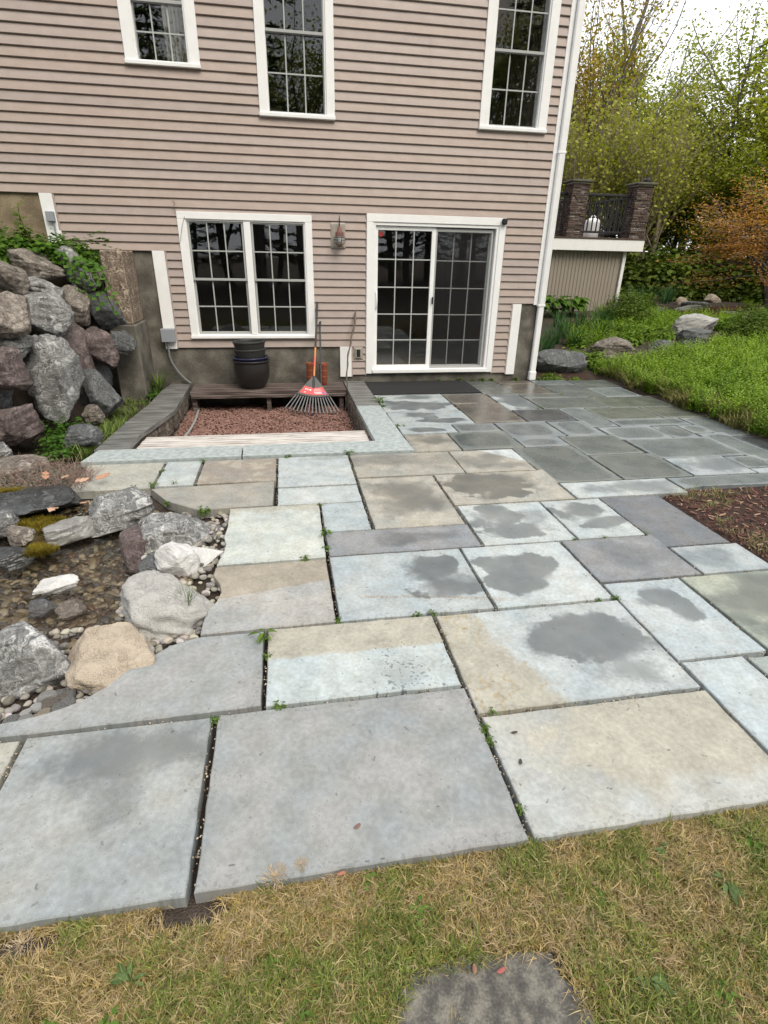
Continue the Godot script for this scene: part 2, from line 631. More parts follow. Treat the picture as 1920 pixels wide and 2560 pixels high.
func gh(x: float, z: float) -> float:
	var h := -0.085
	if z > 7.2: h = -0.045
	if x > 2.72 or z > 0.0:
		var d := Vector2(max(0.0, x - 3.8), max(0.0, -z)).length()
		if d > 0.0: h = lerpf(h, -0.02, min(1.0, d * 6.0)) + 0.82 * (1.0 - exp(-d / 4.0))
	if x > 1.84 + 0.0 and z > 4.47 and z < 7.2: h = -0.03
	# high ground held up by the boulder wall
	var front := -3.55 - 0.25 * sst(0.8, 2.6, z)
	if z > -0.2: h = max(h, 1.62 * sst(front, front - 0.75, x) * (1.0 - sst(2.6, 4.4, z)) + h)
	elif x < -3.3: h = -0.085
	# pond and its shelving edge
	var q := Vector2((x + 3.0) / 1.0, (z - 5.1) / 0.9).length()
	if z > 3.4 and x < -1.55: h = lerpf(-0.28, h, sst(0.85, 1.1, q))
	if x > -2.95 and x < -0.25 and z > -0.05 and z < 2.98: h = -0.5
	if x < 2.6 and z < -0.05 and x > -9.0 and z > -10.0: h = -0.3
	return h

func build_ground():
	var xs := []
	var zs := []
	for v in [-300.0, -120.0, -60.0, -30.0, -18.0, -12.0, -9.0, -7.5]: xs.append(v)
	var x := -6.5
	while x < 7.9:
		xs.append(x)
		x += 0.12
	for v in [8.4, 9.2, 10.0, 11.0, 12.5, 14.0, 16.0, 19.0, 23.0, 30.0, 45.0, 80.0, 150.0, 300.0]: xs.append(v)
	for v in [-300.0, -150.0, -80.0, -45.0, -30.0, -22.0, -17.0, -14.0, -12.0, -10.0, -8.5, -7.0, -6.0, -5.0, -4.0]: zs.append(v)
	var z := -3.2
	while z < 8.9:
		zs.append(z)
		z += 0.12
	for v in [9.5, 11.0, 14.0, 20.0, 35.0, 80.0, 300.0]: zs.append(v)
	var b := MB.new()
	var nn := nz(5, 1.1, 3)
	for j in zs.size():
		for i in xs.size():
			var px: float = xs[i]
			var pz: float = zs[j]
			var h := gh(px, pz) + nn.get_noise_2d(px, pz) * (0.012 if pz > 7.25 else 0.006)
			var e := 0.06
			var g := Vector3(gh(px - e, pz) - gh(px + e, pz), 2 * e, gh(px, pz - e) - gh(px, pz + e)).normalized()
			b.col = Color(1, 1, 1)
			if pz > 7.15: b.col = Color(1.7, 1.6, 1.2)
			elif px > 1.6 and px < 3.8: b.col = Color(0.75, 0.5, 0.45)
			b.vert(Vector3(px, h, pz), g)
	var w := xs.size()
	for j in zs.size() - 1:
		for i in w - 1:
			var p := j * w + i
			b.ix.append_array([p, p + 1, p + w, p + 1, p + w + 1, p + w])
	struct("ground", b.mesh(), M.soil)

# ------------------------------------------------------------------ house
const PITCH := 0.102

func wall_pieces(x0, x1, y0, y1, holes: Array) -> Array:
	# the rectangle less the holes, as rectangles
	var ys := [y0, y1]
	for h in holes: ys.append_array([h[2], h[3]])
	ys.sort()
	var out := []
	for i in ys.size() - 1:
		if ys[i + 1] - ys[i] < 0.001: continue
		var ym: float = (ys[i] + ys[i + 1]) / 2
		if ym < y0 or ym > y1: continue
		var cuts := []
		for h in holes:
			if h[2] < ym and h[3] > ym: cuts.append([h[0], h[1]])
		cuts.sort()
		var x: float = x0
		for c in cuts:
			if c[0] > x: out.append([x, min(c[0], x1), ys[i], ys[i + 1]])
			x = max(x, c[1])
		if x < x1: out.append([x, x1, ys[i], ys[i + 1]])
	return out

func build_house():
	var house = thing("house", "tan clapboard house with white trimmed windows and sliding patio door", "house")
	var openings := [[-2.37, -0.82, 0.70, 2.14], [0.09, 1.895, 0.145, 2.16], [-2.71, -2.06, 3.735, 4.87], [-1.25, -0.5, 3.33, 4.94], [1.57, 2.31, 3.33, 4.94]]
	# shell
	var b := MB.new()
	for r in wall_pieces(-9.0, 2.72, -0.3, 5.8, openings):
		b.cbox(Vector3(r[0], r[2], -0.16), Vector3(r[1], r[3], -0.03), 0.0)
	part("wall", b.mesh(), M.inside, house)
	for r in [[-9.0, -3.88, -0.3, 2.40], [-3.88, -2.66, -0.3, 1.79], [-2.66, -0.2, -0.5, 0.56], [-0.2, 2.2, -0.12, 0.14], [2.2, 2.72, -0.12, 1.16]]:
		part("foundation", bx(Vector3(r[0], r[2], -0.03), Vector3(r[1], r[3], -0.008), 0.0), M.concrete_ochre if r[3] > 2.0 else M.concrete, house)
	part("side_wall", bx(Vector3(2.58, -0.3, -10.0), Vector3(2.72, 5.8, -0.162), 0.0), M.siding, house)
	part("side_wall", bx(Vector3(-9.0, -0.3, -10.0), Vector3(-8.86, 5.8, -0.162), 0.0), M.siding, house)
	part("rear_wall", bx(Vector3(-8.86, -0.3, -10.0), Vector3(2.58, 5.8, -9.86), 0.0), M.siding, house)
	part("floor", bx(Vector3(-8.86, -0.12, -9.86), Vector3(2.58, 0.1, -0.162), 0.0), M.inside, house)
	part("floor", bx(Vector3(-8.86, 2.55, -9.86), Vector3(2.58, 2.8, -0.162), 0.0), M.inside, house)
	part("ceiling", bx(Vector3(-8.86, 5.3, -9.86), Vector3(2.58, 5.5, -0.162), 0.0), M.inside, house)
	part("partition", bx(Vector3(-8.86, 0.1, -5.1), Vector3(2.58, 2.55, -5.0), 0.0), M.inside, house)
	part("partition", bx(Vector3(-8.86, 2.8, -5.1), Vector3(2.58, 5.3, -5.0), 0.0), M.inside, house)
	var rf := MB.new()
	var ridge := Vector3(0, 8.6, -5.0)
	for s in [[0.35, 1.0], [-10.35, -1.0]]:
		rf.oquad(Vector3(-9.3, 5.75, s[0]), Vector3(3.0, 5.75, s[0]), Vector3(3.0, ridge.y, ridge.z), Vector3(-9.3, ridge.y, ridge.z), Vector3(0, 1, s[1]))
		rf.oquad(Vector3(-9.3, 5.6, s[0]), Vector3(3.0, 5.6, s[0]), Vector3(3.0, ridge.y - 0.15, ridge.z), Vector3(-9.3, ridge.y - 0.15, ridge.z), Vector3(0, -1, -s[1]))
		rf.oquad(Vector3(-9.3, 5.6, s[0]), Vector3(3.0, 5.6, s[0]), Vector3(3.0, 5.75, s[0]), Vector3(-9.3, 5.75, s[0]), Vector3(0, 0, s[1]))
	for gx in [-9.0, 2.72]:
		rf.tri(Vector3(gx, 5.7, 0), Vector3(gx, 5.7, -10.0), Vector3(gx, 8.45, -5.0))
	part("roof", rf.mesh(), M.roof, house)
	# clapboards: one unit board, stretched to each run
	var u := MB.new()
	var prof := [[0.0, 0.0], [0.0, 0.0225], [0.005, 0.0265], [0.05, 0.0165], [PITCH + 0.006, 0.002]]
	for i in prof.size() - 1:
		var p = prof[i]
		var q = prof[i + 1]
		u.oquad(Vector3(0, p[0], p[1]), Vector3(1, p[0], p[1]), Vector3(1, q[0], q[1]), Vector3(0, q[0], q[1]), Vector3(0, -1 if i == 0 else 0.2, 0.0 if i == 0 else 1.0))
	for x in [0.0, 1.0]:
		for i in prof.size() - 2:
			u.tri(Vector3(x, prof[0][0], prof[0][1]), Vector3(x, prof[i + 1][0], prof[i + 1][1]), Vector3(x, prof[i + 2][0], prof[i + 2][1]))
	var unit := u.mesh()
	var siding := Node3D.new()
	siding.name = "siding"
	house.add_child(siding)
	var casings := [[-2.455, -0.747, 0.66, 2.21], [0.006, 1.979, 0.14, 2.256], [-2.80, -1.986, 3.70, 4.97], [-1.323, -0.416, 3.28, 5.02], [1.484, 2.403, 3.28, 5.02], [-0.19, -0.045, 0.335, 0.523], [-0.49, -0.295, 1.83, 2.125]]
	var r := rng_of(3)
	var sides := [M.siding, M.siding.duplicate(), M.siding.duplicate()]
	sides[1].albedo_color = Color(0.965, 0.96, 0.965)
	sides[2].albedo_color = Color(1.0, 0.985, 0.97)
	for row in range(-4, 50):
		var y := 0.524 + row * PITCH
		var runs := [[-9.0, 2.552]]
		if y < 0.52: runs = [[-0.216, 0.01], [1.975, 2.225]]
		elif y < 1.1: runs = [[-2.655, 2.225]]
		elif y < 1.74: runs = [[-2.655, 2.552]]
		elif y < 2.35: runs = [[-3.885, 2.552]]
		var ym := y + PITCH / 2
		var tint: Material = sides[r.randi() % 3]
		var lap: float = -8.0 + r.randf() * 3.6
		if row % 2 == 1: lap = r.get_meta("lap") + r.randf_range(-0.03, 0.03)
		r.set_meta("lap", lap)
		for run in runs:
			var holes := []
			for c in casings:
				if c[2] < y + PITCH and c[3] > y and c[0] > run[0] - 0.1 and c[1] < run[1] + 0.1:
					holes.append([c[0], c[1], y, y + PITCH])
					# boards ripped to fit under a sill or over a head casing
					if c[2] > y + 0.012:
						var o = part("clapboard", unit, M.siding, siding, Vector3(c[0], y, -0.002))
						o.scale = Vector3(c[1] - c[0], (c[2] + 0.012 - y) / (PITCH + 0.006), 1)
					elif c[3] < y + PITCH - 0.012:
						var o = part("clapboard", unit, M.siding, siding, Vector3(c[0], c[3] - 0.012, -0.002))
						o.scale = Vector3(c[1] - c[0], (y + PITCH + 0.006 - c[3] + 0.012) / (PITCH + 0.006), 1)
			for seg in wall_pieces(run[0], run[1], y, y + PITCH, holes):
				var a: float = seg[0]
				var xs := [a]
				var k := lap
				while k < seg[1] - 0.15:
					if k > a + 0.15: xs.append(k)
					k += 3.66
				xs.append(seg[1])
				for i in xs.size() - 1:
					var lift := 0.0022 if i % 2 == 1 else 0.0
					var o = part("clapboard", unit, tint, siding, Vector3(xs[i] - (0.02 if i % 2 == 1 else 0.0), y, -0.002 + lift))
					o.scale = Vector3(xs[i + 1] - o.position.x, 1, 1)
	# corner and step-down boards
	for t in [[2.552, 2.612, 1.12, 5.6], [-0.388, -0.218, 0.09, 0.528], [2.226, 2.364, 0.09, 1.13], [-2.826, -2.672, 0.51, 1.752], [-4.042, -3.895, 1.5, 2.366]]:
		part("trim_board", bx(Vector3(t[0], t[2], -0.007), Vector3(t[1], t[3], 0.026)), M.white, house)
	for t in [[-0.217, -0.2, 0.09, 0.52], [2.204, 2.224, 0.1, 1.13], [-2.671, -2.65, 0.52, 1.75], [-3.894, -3.872, 1.7, 2.37], [-0.012, -0.001, 0.1, 2.28], [1.987, 2.0, 0.1, 2.28]]:
		part("edge_channel", bx(Vector3(t[0], t[2], -0.006), Vector3(t[1], t[3], 0.022)), M.siding, house)
	part("edge_channel", bx(Vector3(-0.012, 2.264, -0.006), Vector3(2.0, 2.278, 0.024)), M.siding, house)
	# windows
	window(house, "wide twin window with white casing above the stacked pots", [-2.461, -0.741, 0.654, 2.215], 0.093, [[-2.323, -1.666], [-1.517, -0.862]], 0.738, 2.095, 1.415, 2, 2)
	window(house, "upper window with a grey curtain behind half of its panes", [-2.807, -1.98, 3.694, 4.97], 0.12, [[-2.66, -2.105]], 3.752, 4.83, 4.285, 2, 2)
	window(house, "tall upper window above the lantern and twin window", [-1.33, -0.41, 3.275, 5.02], 0.10, [[-1.205, -0.541]], 3.342, 4.89, 4.118, 2, 2)
	window(house, "tall upper window beside the downspout", [1.478, 2.409, 3.275, 5.02], 0.115, [[1.617, 2.269]], 3.346, 4.89, 4.115, 2, 2)
	var cur := MB.new()
	var cx := -2.385
	var pts := []
	for i in 40:
		pts.append(Vector3(cx + i * 0.008, 0, -0.26 + 0.022 * sin(i * 0.9) + 0.01 * sin(i * 2.3)))
	for i in 39:
		cur.quad(pts[i] + Vector3(0, 3.6, 0), pts[i + 1] + Vector3(0, 3.6, 0), pts[i + 1] + Vector3(0, 4.95, 0), pts[i] + Vector3(0, 4.95, 0))
	solo("curtain", "grey curtain hanging inside the small upper window", "curtain", cur.mesh(), M.curtain)
	door(house)

func window(house, label, c, cw, lights, g0, g1, rail, cols_rows, _rows):
	var w := Node3D.new()
	w.name = "window"
	house.add_child(w, true)
	w.set_meta("label", label)
	var zf := 0.034
	# casing boards: two sides, head, sill
	part("casing_board", bx(Vector3(c[0], c[2] + 0.04, -0.006), Vector3(c[0] + cw, c[3] - cw * 0.9, zf)), M.white, w)
	part("casing_board", bx(Vector3(c[1] - cw, c[2] + 0.04, -0.006), Vector3(c[1], c[3] - cw * 0.9, zf)), M.white, w)
	part("casing_board", bx(Vector3(c[0], c[3] - cw * 0.9 + 0.0015, -0.006), Vector3(c[1], c[3], zf)), M.white, w)
	part("sill", bx(Vector3(c[0] - 0.006, c[2] - 0.004, -0.006), Vector3(c[1] + 0.006, c[2] + 0.0385, zf + 0.022), 0.006), M.white, w)
	var x0: float = c[0] + cw
	var x1: float = c[1] - cw
	var y0: float = c[2] + 0.0385
	var y1: float = c[3] - cw * 0.9
	# jambs
	var j := MB.new()
	j.cbox(Vector3(x0, y0, -0.15), Vector3(x0 + 0.018, y1, 0.016), 0.002)
	j.cbox(Vector3(x1 - 0.018, y0, -0.15), Vector3(x1, y1, 0.016), 0.002)
	j.cbox(Vector3(x0 + 0.018, y1 - 0.018, -0.15), Vector3(x1 - 0.018, y1, 0.016), 0.002)
	j.cbox(Vector3(x0 + 0.018, y0, -0.15), Vector3(x1 - 0.018, y0 + 0.014, 0.016), 0.002)
	if lights.size() > 1:
		j.cbox(Vector3(lights[0][1] + 0.03, y0 + 0.014, -0.15), Vector3(lights[1][0] - 0.03, y1 - 0.018, 0.024), 0.003)
	part("jamb", j.mesh(), M.white, w)
	for l in lights:
		for up in [0, 1]:
			var a0: float = g0 if up == 0 else rail + 0.016
			var a1: float = rail - 0.016 if up == 0 else g1
			var zz := -0.028 if up == 0 else 0.002
			var s := MB.new()
			var e := 0.026
			s.cbox(Vector3(l[0] - e, a0 - 0.03, zz - 0.026), Vector3(l[0], a1 + 0.03, zz), 0.002)
			s.cbox(Vector3(l[1], a0 - 0.03, zz - 0.026), Vector3(l[1] + e, a1 + 0.03, zz), 0.002)
			s.cbox(Vector3(l[0], a0 - 0.03, zz - 0.026), Vector3(l[1], a0, zz), 0.002)
			s.cbox(Vector3(l[0], a1, zz - 0.026), Vector3(l[1], a1 + 0.03, zz), 0.002)
			part("sash", s.mesh(), M.frame_grey, w)
			part("pane", bx(Vector3(l[0] + 0.001, a0 + 0.001, zz - 0.016), Vector3(l[1] - 0.001, a1 - 0.001, zz - 0.0155), 0.0), M.glass, w)
			for k in 2:
				var mx: float = lerpf(l[0], l[1], (k + 1) / 3.0)
				part("muntin", bx(Vector3(mx - 0.008, a0 + 0.001, zz - 0.014), Vector3(mx + 0.008, a1 - 0.001, zz - 0.005), 0.002), M.muntin, w)
			var my := (a0 + a1) / 2
			part("muntin", bx(Vector3(l[0] + 0.001, my - 0.008, zz - 0.0135), Vector3(l[1] - 0.001, my + 0.008, zz - 0.0055), 0.002), M.muntin, w)

func door(house):
	var d := Node3D.new()
	d.name = "sliding_door"
	house.add_child(d, true)
	d.set_meta("label", "white sliding patio door with a grey insect screen over one half")
	var zf := 0.034
	part("casing_board", bx(Vector3(0.0, 0.132, -0.006), Vector3(0.09, 2.164, zf)), M.white, d)
	part("casing_board", bx(Vector3(1.893, 0.132, -0.006), Vector3(1.985, 2.164, zf)), M.white, d)
	part("casing_board", bx(Vector3(0.0, 2.1655, -0.006), Vector3(1.985, 2.262, zf)), M.white, d)
	var f := MB.new()
	f.cbox(Vector3(0.091, 0.2, -0.15), Vector3(0.128, 2.125, 0.02), 0.003)
	f.cbox(Vector3(1.855, 0.2, -0.15), Vector3(1.892, 2.125, 0.02), 0.003)
	f.cbox(Vector3(0.091, 2.125, -0.15), Vector3(1.892, 2.164, 0.02), 0.003)
	part("frame", f.mesh(), M.white, d)
	part("threshold", bx(Vector3(0.091, 0.138, -0.15), Vector3(1.892, 0.199, 0.06), 0.008), M.white, d)
	# the fixed and the sliding leaf: stiles, rails, glass, grid
	for q in [[0.165, 0.93, 0.25, 2.07, -0.012, M.white, 0.036], [1.012, 1.79, 0.235, 2.065, -0.07, M.white, 0.03]]:
		var s := MB.new()
		var x0: float = q[0]
		var x1: float = q[1]
		var e: float = q[6]
		s.cbox(Vector3(x0 - e, q[2] - 0.05, q[4] - 0.04), Vector3(x0, q[3] + 0.05, q[4]), 0.003)
		s.cbox(Vector3(x1, q[2] - 0.05, q[4] - 0.04), Vector3(x1 + 0.062, q[3] + 0.05, q[4]), 0.003)
		s.cbox(Vector3(x0, q[2] - 0.05, q[4] - 0.04), Vector3(x1, q[2], q[4]), 0.003)
		s.cbox(Vector3(x0, q[3], q[4] - 0.04), Vector3(x1, q[3] + 0.05, q[4]), 0.003)
		part("door_leaf", s.mesh(), q[5], d)
		part("pane", bx(Vector3(x0 + 0.001, q[2] + 0.001, q[4] - 0.022), Vector3(x1 - 0.001, q[3] - 0.001, q[4] - 0.0215), 0.0), M.glass, d)
		for k in 2:
			var mx := lerpf(x0, x1, (k + 1) / 3.0)
			part("muntin", bx(Vector3(mx - 0.008, q[2] + 0.001, q[4] - 0.02), Vector3(mx + 0.008, q[3] - 0.001, q[4] - 0.01), 0.002), M.muntin, d)
		for k in 4:
			var my := lerpf(q[2], q[3], (k + 1) / 5.0)
			part("muntin", bx(Vector3(x0 + 0.001, my - 0.008, q[4] - 0.0195), Vector3(x1 - 0.001, my + 0.008, q[4] - 0.0105), 0.002), M.muntin, d)
	# insect screen: frame and a mesh drawn as a thin grey veil
	var sf := MB.new()
	sf.cbox(Vector3(0.985, 0.205, -0.035), Vector3(1.01, 2.1, -0.012), 0.002)
	sf.cbox(Vector3(1.8, 0.205, -0.035), Vector3(1.825, 2.1, -0.012), 0.002)
	sf.cbox(Vector3(1.01, 0.205, -0.035), Vector3(1.8, 0.23, -0.012), 0.002)
	sf.cbox(Vector3(1.01, 2.07, -0.035), Vector3(1.8, 2.1, -0.012), 0.002)
	part("screen_frame", sf.mesh(), M.frame_grey, d)
	var veil := StandardMaterial3D.new()
	veil.albedo_color = Color(0.13, 0.13, 0.14, 0.2)
	veil.roughness = 0.6
	veil.transparency = BaseMaterial3D.TRANSPARENCY_ALPHA
	part("screen_mesh", bx(Vector3(1.0105, 0.2305, -0.024), Vector3(1.7995, 2.0695, -0.0235), 0.0), veil, d)
	var h := MB.new()
	h.tube([Vector3(0.148, 1.06, -0.012), Vector3(0.148, 1.08, 0.03), Vector3(0.148, 1.17, 0.038), Vector3(0.148, 1.26, 0.03), Vector3(0.148, 1.28, -0.012)], [0.01, 0.01, 0.012, 0.01, 0.01], 8)
	part("handle", h.mesh(), M.white, d)
	part("latch", bx(Vector3(0.968, 1.12, 0.0), Vector3(0.988, 1.22, 0.022), 0.004), M.dark_metal, d)
	var st := MB.new()
	var ci := st.vert(Vector3(0.205, 2.02, -0.0315), Vector3(0, 0, 1))
	for k in 17: st.vert(Vector3(0.205 + 0.03 * cos(TAU * k / 16), 2.02 + 0.036 * sin(TAU * k / 16), -0.0315), Vector3(0, 0, 1))
	for k in 16: st.ix.append_array([ci, ci + 2 + k, ci + 1 + k])
	part("sticker", st.mesh(), mat(lin(0.3, 0.03, 0.02), 0.5), d)

# ------------------------------------------------------------------ patio
const PX0 := -3.1
const PZ0 := 0.0
const PPM := 200
const PW := 1480
const PH := 1460
# x0 x1 z0 z1 tone wet-rim(-1 none) [blobs cx cz rx rz strength]
func slabs() -> Array:
	return [
		[-0.02, 0.95, 0.06, 0.9, "B", 0.02, []], [0.95, 1.55, 0.06, 0.91, "G", 0.02, []],
		[-0.01, 0.95, 0.9, 1.77, "B", -1, [[0.42, 1.47, 0.44, 0.24, 1.0], [0.52, 1.06, 0.34, 0.11, 0.8]]],
		[0.0, 0.97, 1.77, 2.38, "B", -1, [[0.38, 1.94, 0.2, 0.13, 0.9], [0.62, 2.2, 0.3, 0.09, 1.0], [0.5, 2.06, 0.1, 0.14, 0.9]]],
		[0.02, 0.665, 2.38, 2.70, "B", -1, [[0.33, 2.53, 0.17, 0.1, 1.0]]],
		[0.665, 1.17, 2.36, 2.69, "B", 0.035, []],
		[0.02, 0.52, 2.71, 3.29, "T", -1, [[0.26, 2.92, 0.26, 0.2, 0.7]]],
		[0.52, 1.19, 2.69, 3.28, "G", 0.04, []],
		[0.95, 1.58, 0.91, 1.43, "BR", 0.015, []], [0.97, 1.61, 1.43, 2.34, "BR", 0.03, []],
		[1.55, 2.03, 0.06, 0.37, "G", 0.0, []], [1.55, 2.05, 0.37, 0.92, "G", 0.0, []],
		[2.03, 2.6, 0.06, 0.28, "BR", 0.0, []], [2.04, 2.64, 0.28, 0.97, "BR", 0.0, []],
		[1.6, 2.06, 0.93, 1.81, "L", -1, [[1.87, 1.35, 0.25, 0.6, 1.0]]],
		[1.62, 2.25, 1.81, 2.37, "P", 0.03, []],
		[2.06, 2.68, 0.97, 1.21, "G", 0.01, []], [2.07, 3.0, 1.21, 1.81, "G", 0.02, []],
		[2.61, 3.23, 0.06, 0.42, "L", 0.0, []], [2.64, 3.28, 0.42, 1.21, "G", 0.0, []],
		[3.24, 3.9, 0.1, 0.67, "G", 0.0, []], [3.28, 3.85, 0.67, 1.24, "L", 0.03, []],
		[3.0, 3.95, 1.24, 1.82, "O", 0.02, []],
		[2.25, 2.62, 1.81, 2.65, "L", 0.01, []], [2.62, 3.4, 1.82, 2.38, "O", 0.02, []], [3.4, 4.02, 1.83, 2.38, "O", 0.02, []],
		[2.63, 3.57, 2.38, 2.68, "L", 0.03, []],
		[1.18, 1.82, 2.36, 2.95, "B", 0.05, []], [1.83, 2.3, 2.38, 2.96, "B", 0.04, []], [1.19, 1.7, 2.95, 3.27, "B", 0.045, []],
		[2.32, 2.99, 2.67, 3.14, "L", 0.03, []], [2.99, 3.32, 2.70, 3.15, "L", 0.02, []], [3.32, 3.59, 2.70, 3.01, "L", 0.02, []], [3.58, 4.1, 2.40, 3.15, "L", 0.02, []],
		[1.70, 2.35, 2.96, 3.58, "G", 0.02, []], [2.38, 3.35, 3.14, 3.76, "L", 0.03, []],
		[3.34, 3.69, 3.02, 3.95, "L", 0.04, []], [3.69, 4.15, 3.16, 3.95, "P", 0.03, []],
		[1.04, 1.71, 3.28, 4.23, "G", 0.03, []], [1.72, 2.41, 3.585, 4.23, "G", 0.02, []],
		[2.42, 3.07, 3.76, 4.23, "B", -1, [[2.82, 3.95, 0.33, 0.22, 0.8]]], [3.07, 3.42, 3.78, 4.10, "L", 0.02, []], [3.08, 3.48, 4.11, 4.235, "B", -1, []], [3.48, 4.2, 3.96, 4.5, "L", 0.03, []],
		[1.09, 2.10, 4.24, 4.57, "W", -1, [[1.72, 4.41, 0.4, 0.13, 0.75], [1.95, 4.45, 0.2, 0.14, 0.7]]],
		[-0.63, 0.36, 3.31, 3.91, "T", -1, [[-0.3, 3.5, 0.35, 0.16, 0.45], [0.2, 3.55, 0.3, 0.2, 0.3]]],
		[0.36, 1.04, 3.3, 3.905, "TW", -1, [[0.6, 3.6, 0.26, 0.2, 0.55], [0.85, 3.75, 0.2, 0.1, 0.5]]],
		[-0.63, 0.045, 3.92, 4.90, "T", -1, [[-0.25, 4.35, 0.3, 0.36, 0.75]]],
		[0.05, 1.08, 3.91, 4.575, "T", -1, [[0.45, 4.2, 0.42, 0.27, 0.95], [0.75, 4.1, 0.25, 0.18, 0.6]]],
		[0.065, 0.745, 4.585, 5.235, "W", -1, [[0.28, 4.8, 0.2, 0.2, 0.95], [0.4, 5.06, 0.26, 0.12, 0.95], [0.56, 4.86, 0.1, 0.12, 0.5]]],
		[0.75, 1.265, 4.59, 5.235, "W", -1, [[0.98, 4.8, 0.2, 0.17, 1.0], [1.08, 5.0, 0.16, 0.1, 0.9]]],
		[1.265, 1.79, 4.58, 5.42, "P", -1, []],
		[-0.98, -0.645, 4.41, 4.895, "L", -1, []], [-0.98, 0.055, 4.90, 5.235, "PG", -1, [[-0.5, 5.05, 0.2, 0.1, 0.7], [-0.28, 5.05, 0.2, 0.08, 0.5]]],
		[-1.31, -0.64, 3.305, 4.045, "W", -1, [[-0.85, 3.36, 0.25, 0.06, 0.4]]], [-1.31, -0.645, 4.06, 4.405, "W", -1, []],
		[-1.98, -1.315, 3.305, 3.885, "BR", -1, []], [-2.31, -1.99, 3.305, 3.905, "W", -1, []], [-2.98, -2.32, 3.3, 3.93, "TL", -1, []],
		[-0.98, -0.115, 5.245, 5.935, "B", -1, [[-0.36, 5.5, 0.15, 0.2, 1.0], [-0.3, 5.68, 0.2, 0.14, 1.0]]],
		[-0.105, 0.6, 5.245, 5.94, "W", -1, [[0.1, 5.5, 0.2, 0.12, 0.9], [0.3, 5.55, 0.16, 0.16, 1.0], [0.12, 5.68, 0.2, 0.13, 1.0]]],
		[0.605, 1.295, 5.245, 5.775, "PG", -1, [[0.95, 5.5, 0.3, 0.2, 0.35]]], [1.305, 1.82, 5.43, 5.775, "B", -1, [[1.5, 5.58, 0.18, 0.12, 0.5]]],
		[0.61, 1.115, 5.785, 6.48, "B", -1, [[0.86, 5.98, 0.11, 0.12, 0.95], [0.92, 6.1, 0.1, 0.14, 0.95], [0.78, 6.0, 0.1, 0.05, 0.7]]], [1.125, 1.86, 5.785, 6.5, "O", -1, [[1.5, 6.1, 0.36, 0.3, 0.8]]],
		[-1.35, -0.475, 5.945, 6.485, "BT", -1, [[-0.72, 6.35, 0.16, 0.1, 0.3]]], [-0.465, 0.605, 5.955, 6.66, "BL", -1, [[0.22, 6.2, 0.26, 0.17, 1.0], [0.38, 6.32, 0.24, 0.16, 1.0], [0.36, 6.5, 0.2, 0.1, 0.6], [0.02, 6.25, 0.1, 0.1, 0.7]]],
		[0.615, 0.955, 6.49, 7.215, "L", -1, []], [0.965, 1.7, 6.505, 7.215, "G", -1, []],
		[-1.545, -0.465, 6.495, 7.215, "M", -1, []], [-0.455, 0.61, 6.67, 7.215, "TB", -1, []],
		[-2.275, -1.56, 6.5, 7.22, "M2", -1, [[-1.82, 6.66, 0.3, 0.12, 0.62], [-1.88, 6.8, 0.14, 0.18, 0.4]]], [-3.0, -2.285, 6.51, 7.2, "TL", -1, []],
	]

func cut_slabs() -> Array:
	# flagstones cut to the curve of the pond and of the planting bed
	return [
		[[[-2.33, 3.945], [-1.325, 3.895], [-1.335, 4.40], [-1.9, 4.415], [-2.16, 4.21]], "BR2"],
		[[[-1.663, 4.416], [-0.985, 4.408], [-0.992, 5.25], [-1.68, 5.262], [-1.65, 5.1], [-1.645, 4.98], [-1.668, 4.88], [-1.655, 4.72]], "WT"],
		[[[-1.68, 5.272], [-0.995, 5.26], [-0.99, 5.93], [-1.688, 5.942], [-1.69, 5.84], [-1.68, 5.734], [-1.636, 5.644], [-1.621, 5.562], [-1.633, 5.489], [-1.683, 5.37]], "HB"],
		[[[-1.69, 5.955], [-1.362, 5.952], [-1.36, 6.475], [-1.575, 6.482], [-3.0, 6.5], [-3.0, 6.45], [-2.406, 6.408], [-2.24, 6.375], [-2.127, 6.32], [-2.045, 6.247], [-1.985, 6.162], [-1.898, 6.074], [-1.82, 6.0]], "M"],
		[[[2.115, 4.245], [3.47, 4.245], [3.47, 4.5], [2.9, 4.48], [2.33, 4.46], [2.115, 4.5]], "L"],
	]

func tone(t: String) -> Array:
	# base colour as sRGB bytes of the stone's own albedo
	match t:
		"B": return [160, 168, 171]
		"W": return [172, 179, 180]
		"L": return [163, 172, 175]
		"G": return [143, 150, 147]
		"O": return [146, 152, 142]
		"T": return [154, 152, 144]
		"TL": return [159, 160, 153]
		"TW": return [156, 154, 146]
		"BR": return [148, 141, 132]
		"BR2": return [151, 149, 142]
		"P": return [110, 113, 117]
		"PG": return [132, 135, 138]
		"WT": return [170, 175, 171]
		"HB": return [152, 152, 150]
		"M": return [140, 143, 143]
		"M2": return [145, 149, 149]
		"BT": return [164, 172, 173]
		"BL": return [166, 173, 175]
		"TB": return [166, 168, 165]
	return [150, 150, 150]

